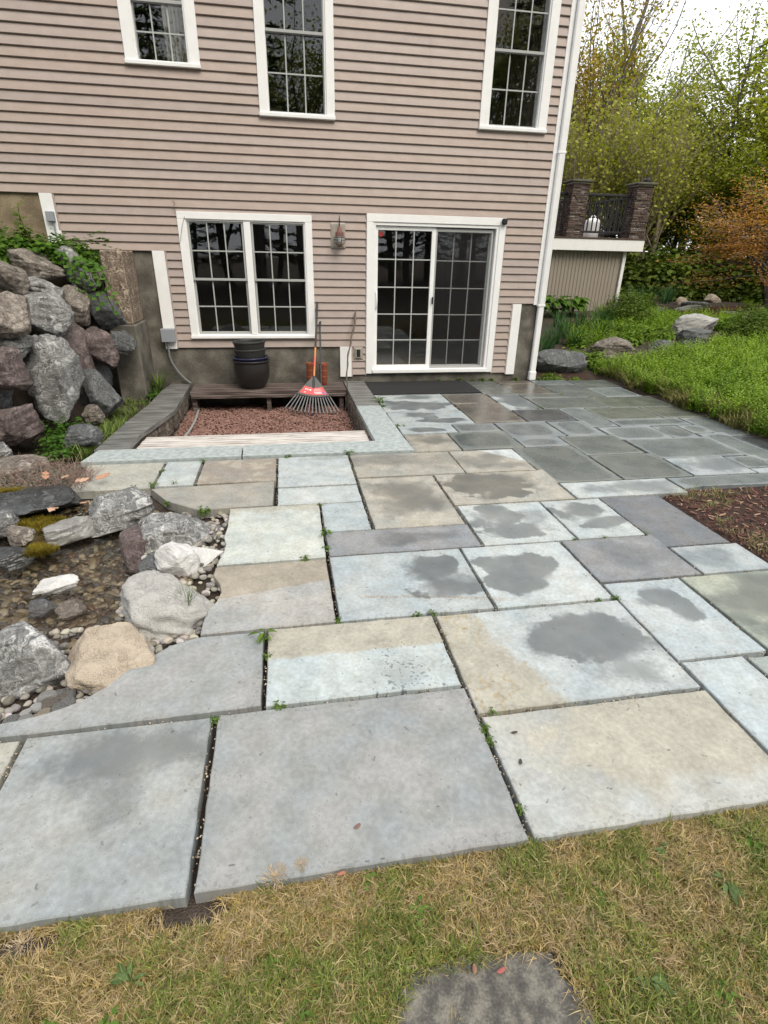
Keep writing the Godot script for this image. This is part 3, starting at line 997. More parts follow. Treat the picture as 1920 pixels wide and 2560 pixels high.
func stone_maps(rects: Array):
	# one colour map and one gloss map for the whole patio: stone tones, wet patches, stains
	var n1: PackedByteArray = nz(21, 0.012, 5).get_image(PW, PH).get_data()
	var n2: PackedByteArray = nz(22, 0.16, 3).get_image(PW, PH).get_data()
	var n3: PackedByteArray = nz(23, 0.035, 4).get_image(PW, PH).get_data()
	var d := PackedByteArray()
	d.resize(PW * PH * 3)
	d.fill(60)
	var g := PackedByteArray()
	g.resize(PW * PH)
	g.fill(200)
	var r := rng_of(8)
	var hl: PackedByteArray = nz(24, 0.03, 3).get_image(PW, PH).get_data()
	var rdg := nz(25, 0.035, 4)
	rdg.fractal_type = FastNoiseLite.FRACTAL_RIDGED
	var hr: PackedByteArray = rdg.get_image(PW, PH).get_data()
	var hb := PackedByteArray()
	hb.resize(PW * PH)
	hb.fill(128)
	for s in rects:
		var t := tone(s[4])
		var jit := r.randf_range(0.965, 1.035)
		var cr: float = t[0] * jit
		var cg: float = t[1] * jit
		var cb: float = t[2] * jit
		var x0: float = s[0]
		var x1: float = s[1]
		var z0: float = s[2]
		var z1: float = s[3]
		var rim: float = s[5]
		var blobs: Array = s[6]
		var kind: String = s[4]
		var i0 := clampi(int((x0 - PX0) * PPM) - 1, 0, PW - 1)
		var i1 := clampi(int((x1 - PX0) * PPM) + 1, 0, PW - 1)
		var j0 := clampi(int((z0 - PZ0) * PPM) - 1, 0, PH - 1)
		var j1 := clampi(int((z1 - PZ0) * PPM) + 1, 0, PH - 1)
		var er := [rim * r.randf_range(0.1, 1.9), rim * r.randf_range(0.1, 1.9), rim * r.randf_range(0.1, 1.9), rim * r.randf_range(0.1, 1.9)]
		var rnd := r.randf_range(0.05, 0.16)
		var special := kind in ["BT", "BL", "TB", "HB", "TW", "WT", "M", "TL", "BR"]
		for j in range(j0, j1 + 1):
			var z := PZ0 + (j + 0.5) / PPM
			for i in range(i0, i1 + 1):
				var x := PX0 + (i + 0.5) / PPM
				var k := j * PW + i
				var a := (n1[k] - 128) / 128.0
				var b := (n3[k] - 128) / 128.0
				var c := (n2[k] - 128) / 128.0
				var m := 1.0 + a * 0.06 + b * 0.07 + c * 0.09
				var R := cr
				var G := cg
				var B := cb
				# warm and cool drifts within a stone
				R += a * 3.5 - b * 1.5
				B -= a * 3.5 - b * 2.0
				if special:
					var w := 0.0
					if kind == "BT": w = 1.0 - smoothstep(6.17, 6.2, z + b * 0.015)
					elif kind == "BL": w = 1.0 - smoothstep(-0.24, -0.1, x - 0.35 * (z - 6.3) + b * 0.05)
					elif kind == "TB": w = smoothstep(-0.42, -0.05, x + b * 0.2 + a * 0.2) * (1.0 - smoothstep(7.02, 7.16, z + b * 0.05))
					elif kind == "HB": w = 1.0 - smoothstep(-0.003, 0.003, z - 5.64 + 0.19 * (x + 1.68) + b * 0.006)
					elif kind == "TW": w = 1.0 - smoothstep(0.0, 0.02, (x - 0.66) - (z - 3.3) * 0.95 + b * 0.03)
					elif kind == "WT": w = (1.0 - smoothstep(4.44, 4.56, z + b * 0.05)) * 0.8
					elif kind == "BR": w = smoothstep(0.1, 0.5, b + a) * 0.5
					elif kind == "M": w = clampf(a * 1.2 + b * 0.3, 0.0, 0.6)
					elif kind == "TL": w = 0.3
					if kind == "M":
						R = lerpf(R, 142.0, w)
						G = lerpf(G, 141.0, w)
						B = lerpf(B, 142.0, w)
					elif kind == "HB":
						R = lerpf(R, 150.0, w)
						G = lerpf(G, 143.0, w)
						B = lerpf(B, 131.0, w)
					elif kind == "TW":
						R = lerpf(184.0, R, w)
						G = lerpf(190.0, G, w)
						B = lerpf(192.0, B, w)
					else:
						R = lerpf(R, 162.0, w)
						G = lerpf(G, 159.0, w)
						B = lerpf(B, 148.0, w)
					if kind == "BL":
						# rusty veins of the sandy band
						var vn := absf(sin((x * 0.9 + z * 0.25 + b * 0.06) * 46.0))
						if vn > 0.93 and w > 0.3 and a > -0.1:
							R *= 0.97
							G *= 0.93
							B *= 0.86
				var wet := 0.0
				if rim >= 0.0:
					var cx: float = min(x - x0 - er[0], x1 - x - er[1])
					var cz: float = min(z - z0 - er[2], z1 - z - er[3])
					var e: float = min(cx, cz)
					if cx < rnd and cz < rnd: e = min(e, rnd - Vector2(rnd - cx, rnd - cz).length())
					wet = lerpf(0.62, 1.0, smoothstep(-0.012, 0.028, e + b * 0.02 + a * rim * 0.5)) if rim > 0.0 else 1.0
				for q in blobs:
					var rr := Vector2((x - q[0]) / q[2], (z - q[1]) / q[3]).length() + b * 0.07 + a * 0.5 + c * 0.06 + (n1[(k + 300007) % n1.size()] - 128) / 128.0 * 0.3
					var soft: float = clampf(0.26 + 0.9 * (n1[(k + 61000) % n1.size()] - 128) / 128.0, 0.08, 0.7) if q[4] > 0.85 else 0.55
					wet = max(wet, q[4] * (1.0 - smoothstep(1.0 - soft, 1.0 + soft * 0.5, rr)))
				# pits, lichen specks and grit
				if wet > 0.5: m = 1.0 + a * 0.05 + b * 0.03 + c * 0.015
				elif c > 0.62 and a > -0.3: m *= 0.82
				elif c > 0.2 and min(min(x - x0, x1 - x), min(z - z0, z1 - z)) < 0.03 + 0.04 * a: m *= 0.86
				elif c < -0.66: m *= 1.07
				if kind == "BT" and c + b * 0.4 > 0.25 + 1.6 * Vector2(x + 0.75, z - 6.34).length(): m *= 0.7
				var f := m * (1.0 - 0.33 * wet)
				if wet > 0.5: f *= 1.0 + 0.06 * a
				d[k * 3] = clampi(int(R * f), 0, 255)
				d[k * 3 + 1] = clampi(int(G * f), 0, 255)
				d[k * 3 + 2] = clampi(int(B * f), 0, 255)
				hb[k] = clampi(128 + int((hl[k] * 0.55 + hr[k] * 0.45 - 128) * (1.0 - 0.85 * wet)), 0, 255)
				g[k] = clampi(int(lerpf(205.0 + c * 20.0, (72.0 if rim >= 0.0 else 125.0) + c * 8.0 + a * 14.0, wet)), 0, 255)
	# flecks, scratches and dark specks scattered over the stone
	for i in 2600:
		var px := r.randf_range(0, PW)
		var py := r.randf_range(0, PH)
		var an := r.randf() * TAU
		var n := r.randi_range(1, 4)
		var dk := r.randf_range(0.62, 0.9) if r.randf() < 0.8 else 1.12
		for q in n:
			var ix := int(px)
			var iy := int(py)
			if ix > 0 and iy > 0 and ix < PW - 1 and iy < PH - 1:
				var k := (iy * PW + ix) * 3
				for e in 3: d[k + e] = clampi(int(d[k + e] * dk), 0, 255)
			an += r.randf_range(-0.25, 0.25)
			px += cos(an)
			py += sin(an)
	# a rusty run across one stone
	var rx := -0.85
	var rz := 5.72
	for i in 190:
		rx += 0.0045
		rz += 0.0008 + r.randf_range(-0.003, 0.003)
		for q in 5:
			var ix := int((rx + r.randf_range(-0.03, 0.03) - PX0) * PPM)
			var iy := int((rz + r.randf_range(-0.012, 0.016)) * PPM)
			var k := (iy * PW + ix) * 3
			d[k] = int(d[k] * 0.96)
			d[k + 1] = int(d[k + 1] * 0.91)
			d[k + 2] = int(d[k + 2] * 0.87)
	M.stone_map = ImageTexture.create_from_image(Image.create_from_data(PW, PH, false, Image.FORMAT_RGB8, d))
	M.gloss_map = grey(g, PW, PH)
	var m := StandardMaterial3D.new()
	m.albedo_texture = M.stone_map
	m.roughness = 1.0
	m.roughness_texture = M.gloss_map
	m.roughness_texture_channel = BaseMaterial3D.TEXTURE_CHANNEL_RED
	m.heightmap_enabled = true
	m.heightmap_texture = grey(hb, PW, PH)
	m.heightmap_scale = 0.5
	m.detail_enabled = true
	m.detail_albedo = T.speck
	m.detail_blend_mode = BaseMaterial3D.BLEND_MODE_MUL
	m.detail_uv_layer = BaseMaterial3D.DETAIL_UV_2
	m.uv2_triplanar = true
	m.uv2_world_triplanar = true
	m.uv2_scale = Vector3.ONE * 2.2
	M.flag = m

func ragged(corners: Array, r, inset: float, wob: float) -> PackedVector2Array:
	# the outline pulled in by half a joint, its edges hand-cut
	var p := PackedVector2Array()
	for c in corners: p.append(Vector2(c[0], c[1]))
	var q := Geometry2D.offset_polygon(p, -inset)
	var src: PackedVector2Array = q[0] if q.size() else p
	var out := PackedVector2Array()
	for i in src.size():
		var a := src[i]
		var b := src[(i + 1) % src.size()]
		var l := a.distance_to(b)
		var n := int(max(1.0, l / 0.055))
		var side := (b - a).orthogonal().normalized()
		for k in n:
			var t := float(k) / n
			var w = r.randf_range(-wob, wob)
			out.append(a.lerp(b, t) + side * w)
	return out

func build_patio():
	var rects := slabs()
	var all := rects.duplicate()
	for c in cut_slabs():
		var lo := Vector2(99, 99)
		var hi := Vector2(-99, -99)
		for p in c[0]:
			lo = lo.min(Vector2(p[0], p[1]))
			hi = hi.max(Vector2(p[0], p[1]))
		if c[1] == "M": hi.x = -1.36
		all.push_front([lo.x, hi.x, lo.y, hi.y, c[1], 0.03 if c[1] == "L" else -1.0, []])
	stone_maps(all)
	var patio := Node3D.new()
	patio.name = "patio"
	add_child(patio)
	patio.set_meta("kind", "structure")
	var r := rng_of(4)
	var lo := Vector2(PX0, PZ0)
	var size := Vector2(float(PW) / PPM, float(PH) / PPM)
	var outlines := []
	for s in rects:
		outlines.append([[s[0], s[2]], [s[1], s[2]], [s[1], s[3]], [s[0], s[3]]])
	for c in cut_slabs(): outlines.append(c[0])
	for o in outlines:
		var b := MB.new()
		b.prism(ragged(o, r, 0.006 if o[0][1] > 4.0 else 0.008, 0.0024), -0.075, r.randf_range(-0.004, 0.0), 0.004, lo, size)
		part("flagstone", b.mesh(), M.flag, patio)
	# grit swept into the joints
	var xs := []
	var cs := []
	for o in rects:
		for e in [[o[0], o[2], o[1], o[2]], [o[0], o[3], o[1], o[3]], [o[0], o[2], o[0], o[3]], [o[1], o[2], o[1], o[3]]]:
			var l := Vector2(e[2] - e[0], e[3] - e[1]).length()
			for k in int(l * 70):
				if r.randf() < 0.35: continue
				var t: float = r.randf()
				var p := Vector3(lerpf(e[0], e[2], t) + r.randf_range(-0.007, 0.007), r.randf_range(-0.03, -0.006), lerpf(e[1], e[3], t) + r.randf_range(-0.007, 0.007))
				if p.z > 7.19 or p.z < 0.1: continue
				xs.append(xf(p, r.randf() * TAU, Vector3(r.randf_range(0.002, 0.006), r.randf_range(0.002, 0.004), r.randf_range(0.002, 0.006))))
				var q = r.randf()
				cs.append(Color(0.42, 0.36, 0.27) * r.randf_range(0.6, 1.2) if q < 0.6 else Color(0.16, 0.13, 0.1) * r.randf_range(0.5, 1.3))
	var grit = copies("joint_grit", rock_mesh(301, Vector3.ONE, 1, 3), M.stones, xs, cs, patio)

# ------------------------------------------------------------------ sunken well in front of the twin window
func build_well():
	var w = thing("sunken_well", "sunken gravel well edged with bluestone coping under the twin window", "window well")
	var r := rng_of(12)
	var lo := Vector2(PX0, PZ0)
	var cope := mat(lin(0.26, 0.285, 0.29), 0.6, T.rock_grey, 0.7, T.bump, 0.4, true)
	cope.albedo_color = Color(0.98, 1.0, 1.0)
	var light_stone := mat(Color(1, 1, 1), 0.7, colored(field(31, 0.03, 384, 384, 5), 384, 384, [[0, 0.24, 0.275, 0.28], [0.5, 0.34, 0.385, 0.39], [1, 0.44, 0.48, 0.485]]), 1.2, T.bump, 0.1, true)
	var damp_stone := mat(Color(1, 1, 1), 0.45, colored(field(32, 0.03, 64, 384, 5, FastNoiseLite.TYPE_SIMPLEX_SMOOTH, 384, 384), 384, 384, [[0, 0.08, 0.08, 0.078], [0.5, 0.145, 0.146, 0.143], [1, 0.26, 0.26, 0.255]]), 1.0, T.bump, 0.35, true)
	M.light_stone = light_stone
	for c in [
		[[[-0.345, 0.0], [-0.026, 0.0], [-0.026, 1.512], [-0.338, 1.512]], damp_stone],
		[[[-0.336, 1.516], [-0.024, 1.516], [0.004, 2.958], [-0.322, 2.958]], light_stone],
		[[[-1.642, 2.962], [0.006, 2.962], [0.022, 3.292], [-1.634, 3.275]], light_stone],
		[[[-2.99, 2.962], [-1.652, 2.962], [-1.644, 3.275], [-3.05, 3.288]], light_stone],
		[[[-2.83, 0.0], [-2.552, 0.0], [-2.545, 0.4], [-2.885, 0.44]], damp_stone],
		[[[-2.885, 0.446], [-2.545, 0.405], [-2.528, 1.52], [-2.708, 2.45], [-2.743, 2.956], [-3.03, 2.956], [-2.974, 2.03], [-2.895, 1.17]], damp_stone]]:
		var b := MB.new()
		b.prism(ragged(c[0], r, 0.002, 0.0015), -0.03, 0.022, 0.004, lo, Vector2.ONE)
		part("coping_stone", b.mesh(), c[1], w)
	# split-faced block walls
	var k := 0
	for side in [[[Vector2(-0.355, 0.55), Vector2(-0.345, 2.94)], -1.0], [[Vector2(-2.555, 0.05), Vector2(-2.548, 1.5)], 1.0], [[Vector2(-2.55, 1.52), Vector2(-2.73, 2.42), Vector2(-2.76, 2.94)], 1.0]]:
		var pts: Array = side[0]
		for i in pts.size() - 1:
			var a: Vector2 = pts[i]
			var e: Vector2 = pts[i + 1]
			var n := int(max(1.0, a.distance_to(e) / 0.33))
			for q in n:
				for course in 2:
					var t0 := (q + (0.0 if course == 0 else 0.03)) / n
					var p := a.lerp(e, t0)
					var p2 := a.lerp(e, (q + 1.0) / n)
					var d := (p2 - p).normalized()
					var out := d.orthogonal() * 1.0
					if out.x * side[1] < 0: out = -out
					var L := p.distance_to(p2) - 0.012
					var m := rock_mesh(500 + k, Vector3(L / 2, 0.115, 0.1), 3, 0, 0.5, 0.95)
					k += 1
					var mid := (p + p2) / 2 - out * 0.09
					var o = part("wall_block", m, M.block, w, Vector3(mid.x, -0.14 - 0.235 * course, mid.y))
					o.rotation.y = -d.angle()
					o.scale = Vector3(1.15, 1.12, 1.1)
	part("front_wall", bx(Vector3(-2.8, -0.5, 2.955), Vector3(-0.3, -0.031, 3.1), 0.004), M.concrete, w)
	for s in [[-2.85, -2.74], [-0.255, -0.15]]:
		part("back_fill", bx(Vector3(s[0], -0.5, 0.0), Vector3(s[1], -0.031, 2.95), 0.004), M.concrete, w)
	# red stone gravel
	var g := MB.new()
	var nn := nz(7, 1.6, 3)
	for j in 25:
		for i in 23:
			var x := -2.75 + i * 0.11
			var z := 0.0 + j * 0.123
			g.vert(Vector3(x, -0.3 + nn.get_noise_2d(x * 1.5, z * 1.5) * 0.03, z), Vector3.UP)
	for j in 24:
		for i in 22:
			var p := j * 23 + i
			g.ix.append_array([p, p + 1, p + 23, p + 1, p + 24, p + 23])
	part("gravel_bed", g.mesh(), mat(lin(0.16, 0.085, 0.07), 0.9, null, 2.0, T.fine, 1.0, true), w)
	var xs := []
	var cs := []
	for i in 15000:
		var x := r.randf_range(-2.72, -0.36)
		var z := r.randf_range(0.2, 2.75)
		var s := r.randf_range(0.009, 0.018)
		xs.append(xf(Vector3(x, -0.298 + nn.get_noise_2d(x * 1.5, z * 1.5) * 0.03 + r.randf() * 0.02, z), r.randf() * TAU, Vector3(s * r.randf_range(0.9, 1.5), s * r.randf_range(0.5, 0.9), s), Vector3(r.randf_range(-0.5, 0.5), 0, r.randf_range(-0.5, 0.5))))
		cs.append(Color(0.14, 0.066, 0.052).lerp(Color(0.29, 0.175, 0.145), r.randf()))
	copies("red_gravel", rock_mesh(41, Vector3.ONE, 1, 5, 1.4), M.stones, xs, cs, null, "red brown crushed stone gravel filling the sunken well", "gravel")
	# wooden steps
	var st = thing("wooden_step", "dark weathered wooden bench step along the foundation behind the rake", "step")
	for q in [[0.012, 0.165], [0.172, 0.34], [0.347, 0.53]]:
		part("board", bx(Vector3(-2.5, -0.03, q[0]), Vector3(-0.35, 0.012, q[1]), 0.006), M.wood_dark, st)
	part("riser_board", bx(Vector3(-2.49, -0.085, 0.495), Vector3(-0.352, -0.033, 0.535), 0.006), M.wood_dark, st)
	for x in [-2.46, -1.45, -0.42]:
		part("bearer", bx(Vector3(x - 0.03, -0.4, 0.03), Vector3(x + 0.03, -0.032, 0.48), 0.004), M.wood_dark, st)
	var s2 = thing("wooden_step", "bleached pale wooden step boards at the front of the gravel well", "step")
	for q in [[2.365, 2.5, -0.045], [2.508, 2.65, -0.042], [2.658, 2.8, -0.046], [2.808, 2.945, -0.04]]:
		part("board", bx(Vector3(-2.69 - (q[0] - 2.36) * 0.06, q[2] - 0.04, q[0]), Vector3(-0.345, q[2], q[1]), 0.006), M.wood_pale, s2)
	for x in [-2.6, -1.5, -0.42]:
		part("bearer", bx(Vector3(x - 0.03, -0.45, 2.4), Vector3(x + 0.03, -0.09, 2.94), 0.004), M.wood_pale, s2)

# ------------------------------------------------------------------ deck beyond the house corner
func pillar(label, at: Vector3, h: float, seed_: int):
	var p = thing("stone_pillar", label, "pillar", at, 0.0, "ledgestone deck pillars")
	var r := rng_of(seed_)
	var b := MB.new()
	b.cbox(Vector3(-0.18, 0, -0.18), Vector3(0.18, h, 0.18), 0.0)
	var y := 0.004
	while y < h - 0.03:
		var ch: float = min(r.randf_range(0.028, 0.05), h - y)
		for f in 4:
			var x := -0.2
			while x < 0.2:
				var l := r.randf_range(0.08, 0.2)
				var x2: float = min(x + l, 0.2)
				var d := r.randf_range(0.185, 0.215)
				var sh := r.randf_range(0.6, 1.25)
				b.col = Color(0.085, 0.056, 0.046) * sh if r.randf() < 0.75 else Color(0.13, 0.1, 0.085) * sh
				var lo := Vector3(x + 0.002, y + 0.002, 0.17)
				var hi := Vector3(x2 - 0.002, y + ch - 0.003, d)
				var i0 := b.v.size()
				b.cbox(lo, hi, 0.006)
				var rot := Basis(Vector3.UP, f * PI / 2)
				for i in range(i0, b.v.size()):
					b.v[i] = rot * b.v[i]
					b.n[i] = rot * b.n[i]
				x = x2
		y += ch
	part("stone_veneer", b.mesh(), M.stones, p)
	var c := MB.new()
	c.cbox(Vector3(-0.26, h, -0.26), Vector3(0.26, h + 0.045, 0.26), 0.012)
	c.cbox(Vector3(-0.22, h + 0.045, -0.22), Vector3(0.22, h + 0.06, 0.22), 0.01)
	part("cap", c.mesh(), mat(Color(0.85, 0.88, 0.8), 0.85, T.concrete, 1.0, T.bump, 0.4), p)
	return p

func railing(label, a: Vector3, b: Vector3):
	var t = thing("deck_railing", label, "railing", a)
	var d := b - a
	var L := d.length()
	t.rotation.y = -atan2(d.z, d.x)
	part("top_rail", bx(Vector3(0, 0.86, -0.035), Vector3(L, 0.915, 0.035), 0.008), M.dark_metal, t)
	part("bottom_rail", bx(Vector3(0, 0.1, -0.02), Vector3(L, 0.145, 0.02), 0.005), M.dark_metal, t)
	var n := int(L / 0.115)
	for i in n:
		var x := (i + 0.5) * L / n
		part("baluster", bx(Vector3(x - 0.013, 0.145, -0.013), Vector3(x + 0.013, 0.86, 0.013), 0.002), M.dark_metal, t)
	return t

func build_deck():
	var fy := 2.24
	var d = thing("deck", "raised deck with white fascia and grooved taupe skirting beyond the house corner", "deck")
	part("fascia", bx(Vector3(2.72, 1.96, -5.0), Vector3(7.42, 2.205, -4.96), 0.004), M.white, d)
	part("fascia", bx(Vector3(7.38, 1.96, -9.0), Vector3(7.42, 2.205, -5.002), 0.004), M.white, d)
	for i in 29:
		part("deck_board", bx(Vector3(2.72, 2.206, -9.0 + i * 0.14), Vector3(7.46, 2.24, -9.0 + i * 0.14 + 0.134), 0.003), mat(lin(0.07, 0.045, 0.035), 0.8) if i == 0 else d.get_child(2).material_override, d)
	for f in [[Vector3(2.72, 0.2, -5.16), 4.3, 0.0], [Vector3(7.06, 0.2, -5.16), 3.8, PI / 2]]:
		var sk := MB.new()
		var n := int(f[1] / 0.092)
		for i in n:
			sk.cbox(Vector3(i * 0.092 + 0.004, 0, -0.012), Vector3((i + 1) * 0.092 - 0.004, 1.76, 0.006), 0.004)
		sk.cbox(Vector3(0, 0, -0.03), Vector3(f[1], 1.76, -0.013), 0.0)
		var o = part("skirt_panel", sk.mesh(), mat(lin(0.28, 0.245, 0.205), 0.7), d, f[0])
		o.rotation.y = f[2]
		o.set_meta("kind", "stuff")
	part("corner_post", bx(Vector3(7.03, 0.15, -5.2), Vector3(7.11, 1.958, -5.11), 0.005), M.white, d)
	pillar("ledgestone pillar with plain cap nearer the house on the deck edge", Vector3(5.61, fy, -5.2), 1.1, 61)
	pillar("ledgestone pillar with a small black ornament on its cap", Vector3(7.21, fy, -5.2), 1.1, 62)
	pillar("ledgestone pillar at the far side of the deck behind the railing", Vector3(7.05, fy, -8.6), 1.05, 63)
	railing("black deck railing between the house and the first pillar", Vector3(2.74, fy, -5.2), Vector3(5.39, fy, -5.2))
	railing("black deck railing between the two front pillars", Vector3(5.83, fy, -5.2), Vector3(6.99, fy, -5.2))
	railing("black deck railing along the outer side behind the corner pillar", Vector3(7.21, fy, -5.42), Vector3(7.09, fy, -8.37))
	railing("black deck railing along the far side of the deck", Vector3(2.74, fy, -8.6), Vector3(6.83, fy, -8.6))
	var ob := MB.new()
	ob.lathe([Vector2(0.0, 0.0), Vector2(0.05, 0.0), Vector2(0.07, 0.03), Vector2(0.05, 0.07), Vector2(0.02, 0.1), Vector2(0.0, 0.105)], 12)
	ob.tube([Vector3(-0.04, 0.04, 0), Vector3(-0.1, 0.05, 0.01), Vector3(-0.14, 0.02, 0.01)], [0.035, 0.025, 0.006], 7)
	ob.tube([Vector3(0.04, 0.06, 0), Vector3(0.08, 0.1, 0.0), Vector3(0.1, 0.13, 0.0)], [0.03, 0.02, 0.005], 7)
	solo("post_ornament", "small black ornament sitting on the corner pillar cap", "ornament", ob.mesh(), M.dark_metal, Vector3(7.28, fy + 1.16, -5.1))
	var tk = thing("white_planter", "white rounded container standing on the deck behind the railing", "container", Vector3(6.78, fy, -6.4))
	var tb := MB.new()
	tk.scale = Vector3.ONE * 1.15
	tb.lathe([Vector2(0.0, 0.0), Vector2(0.13, 0.0), Vector2(0.155, 0.02), Vector2(0.16, 0.1), Vector2(0.16, 0.32), Vector2(0.15, 0.38), Vector2(0.1, 0.42), Vector2(0.0, 0.43)], 24)
	part("body", tb.mesh(), M.white, tk)
	var rg := MB.new()
	rg.tube([Vector3(-0.05, 0.42, 0), Vector3(-0.05, 0.46, 0), Vector3(0, 0.48, 0), Vector3(0.05, 0.46, 0), Vector3(0.05, 0.42, 0)], [0.01, 0.01, 0.01, 0.01, 0.01], 6)
	part("handle", rg.mesh(), M.white, tk)

# ------------------------------------------------------------------ boulder wall
func boulder(called, label, kind, at: Vector3, size: Vector3, seed_: int, turn := Vector3.ZERO, cuts := 7, boxy := 0.2, level := 4, group := "", rough := 1.0):
	var o = solo(called, label, "boulder" if called == "boulder" else "rock", rock_mesh(seed_, size, level, cuts, rough, boxy), M["rock_" + kind], at, group)
	o.rotation = turn
	return o

func build_boulder_wall():
	var G := "boulders of the retaining wall"
	for b in [
		["grey brown flattened boulder on top of the wall below the leafy plant", "brown", [-3.97, 1.56, 0.85], [0.31, 0.17, 0.27], [0, 0.2, -0.08], 0.2],
		["dark mossy boulder on top of the wall", "brown", [-3.98, 1.47, 1.55], [0.19, 0.19, 0.22], [0, 0.5, 0], 0.2],
		["flat slate grey boulder wedged under the brown top boulder", "grey", [-3.88, 1.34, 1.05], [0.28, 0.13, 0.26], [0.0, 0.1, -0.2], 0.1],
		["pale grey rounded boulder in the upper part of the wall", "grey", [-3.74, 1.11, 1.5], [0.26, 0.245, 0.28], [0, 0.3, -0.1], 0.15],
		["olive brown smooth boulder beside the pale rounded one", "brown", [-3.76, 1.18, 2.25], [0.27, 0.21, 0.3], [0, 0, 0.08], 0.15],
		["layered brown grey boulder between pale boulder and dark slate", "brown", [-3.58, 1.15, 0.9], [0.21, 0.22, 0.25], [0, 0.4, -0.3], 0.2],
		["dark slate wedge leaning against the concrete buttress", "dark", [-3.4, 1.06, 0.62], [0.2, 0.28, 0.24], [0, 0, 0.45], 0.5],
		["slanted grey slab half covered by hanging leaves", "grey", [-3.62, 1.5, 0.6], [0.15, 0.31, 0.24], [0, 0.2, 0.45], 0.5],
		["small brown stone behind the leaves near the buttress top", "brown", [-3.42, 1.42, 0.48], [0.12, 0.13, 0.14], [0, 0.2, 0.4], 0.4],
		["tall purple brown boulder in the middle of the wall", "maroon", [-3.62, 0.67, 1.2], [0.24, 0.47, 0.3], [0.0, 0.2, 0.22], 0.25],
		["reddish brown pitted boulder beside the tall purple one", "maroon", [-3.42, 0.69, 0.95], [0.21, 0.28, 0.26], [0, 0.3, 0.1], 0.2],
		["blocky blue grey slate stone against the buttress foot", "dark", [-3.14, 0.7, 0.8], [0.17, 0.16, 0.18], [0, 0.2, -0.05], 0.8],
		["largest blue grey angular boulder standing on edge", "grey", [-3.59, 0.49, 2.06], [0.33, 0.48, 0.36], [0.0, 0.35, 0.16], 0.55],
		["small pale grey stone resting on the dark maroon boulder", "grey", [-3.79, 0.87, 2.26], [0.18, 0.11, 0.16], [0, 0.3, -0.1], 0.2],
		["dark maroon boulder between small grey stone and banded boulder", "maroon", [-3.72, 0.69, 2.67], [0.2, 0.23, 0.26], [0, 0, 0], 0.2],
		["maroon and grey banded oval boulder at the wall foot", "maroon", [-3.71, 0.24, 2.71], [0.27, 0.24, 0.28], [0, 0.2, -0.12], 0.15],
		["dark blocky slate boulder at the wall foot by the grass strip", "dark", [-3.31, 0.22, 1.5], [0.2, 0.29, 0.28], [0, 0.5, 0.05], 0.7],
		["small layered brown stone in front of dark blocky slate", "brown", [-3.3, 0.12, 1.98], [0.13, 0.11, 0.14], [0, 0.2, 0], 0.5],
		["low dark stone at the corner of the coping", "dark", [-3.2, 0.06, 2.72], [0.2, 0.13, 0.22], [0, 0.3, 0], 0.3],
		["small grey cobble below the banded boulder", "grey", [-3.78, 0.08, 3.1], [0.12, 0.1, 0.14], [0, 0, 0], 0.2],
		["flat lichen covered stone above the pond planting", "brown", [-3.56, 0.02, 3.38], [0.28, 0.1, 0.26], [0, 0.2, 0], 0.3]]:
		var p = b[2]
		var s = b[3]
		var t = b[4]
		boulder("boulder", b[0], b[1], Vector3(p[0], p[1], p[2]), Vector3(s[0], s[1], s[2]) * 1.09, 900 + int(absf(p[2]) * 131 + absf(p[1]) * 57), Vector3(t[0], t[1], t[2]), 12, b[5], 4, "")
	# stones behind, out of sight from most places, that carry the front ones
	var r := rng_of(71)
	for p in [[-4.05, 0.45, 1.5], [-4.0, 1.0, 0.6], [-4.1, 0.5, 2.5], [-3.8, 0.4, 0.55], [-4.2, 1.1, 2.0], [-3.65, 0.25, 0.9]]:
		boulder("boulder", "dark backing boulder wedged behind the wall face", "dark", Vector3(p[0], p[1], p[2]), Vector3(r.randf_range(0.28, 0.36), r.randf_range(0.3, 0.4), r.randf_range(0.3, 0.4)), 1300 + int(p[1] * 100), Vector3(0, r.randf() * 3, 0), 6, 0.2, 3, "backing stones of the wall")
	for p in [[-4.3, 1.3, 2.6], [-4.35, 0.75, 2.9], [-4.25, 0.25, 3.2], [-4.6, 1.5, 1.9], [-4.6, 0.5, 3.6]]:
		boulder("boulder", "brown boulder where the wall runs on past the banded boulder", "brown", Vector3(p[0], p[1], p[2]), Vector3(0.33, 0.27, 0.32), 1400 + int(p[1] * 100), Vector3(0, p[1] * 2, 0), 7, 0.2, 3, "boulders where the wall runs on")
	# concrete buttress and pipe details on the foundation
	var bt = thing("concrete_buttress", "rough concrete buttress standing out from the foundation beside the boulders", "buttress")
	var cm := MB.new()
	cm.cbox(Vector3(-3.31, 0.9, 0.0), Vector3(-3.06, 1.745, 0.6), 0.012)
	part("upper_column", cm.mesh(), mat(Color(1.15, 1.1, 1.05), 0.95, T.rock_brown, 2.2, T.bump, 2.0, true), bt)
	part("footing", bx(Vector3(-3.36, -0.08, 0.0), Vector3(-3.03, 0.898, 0.63), 0.015), M.concrete, bt)

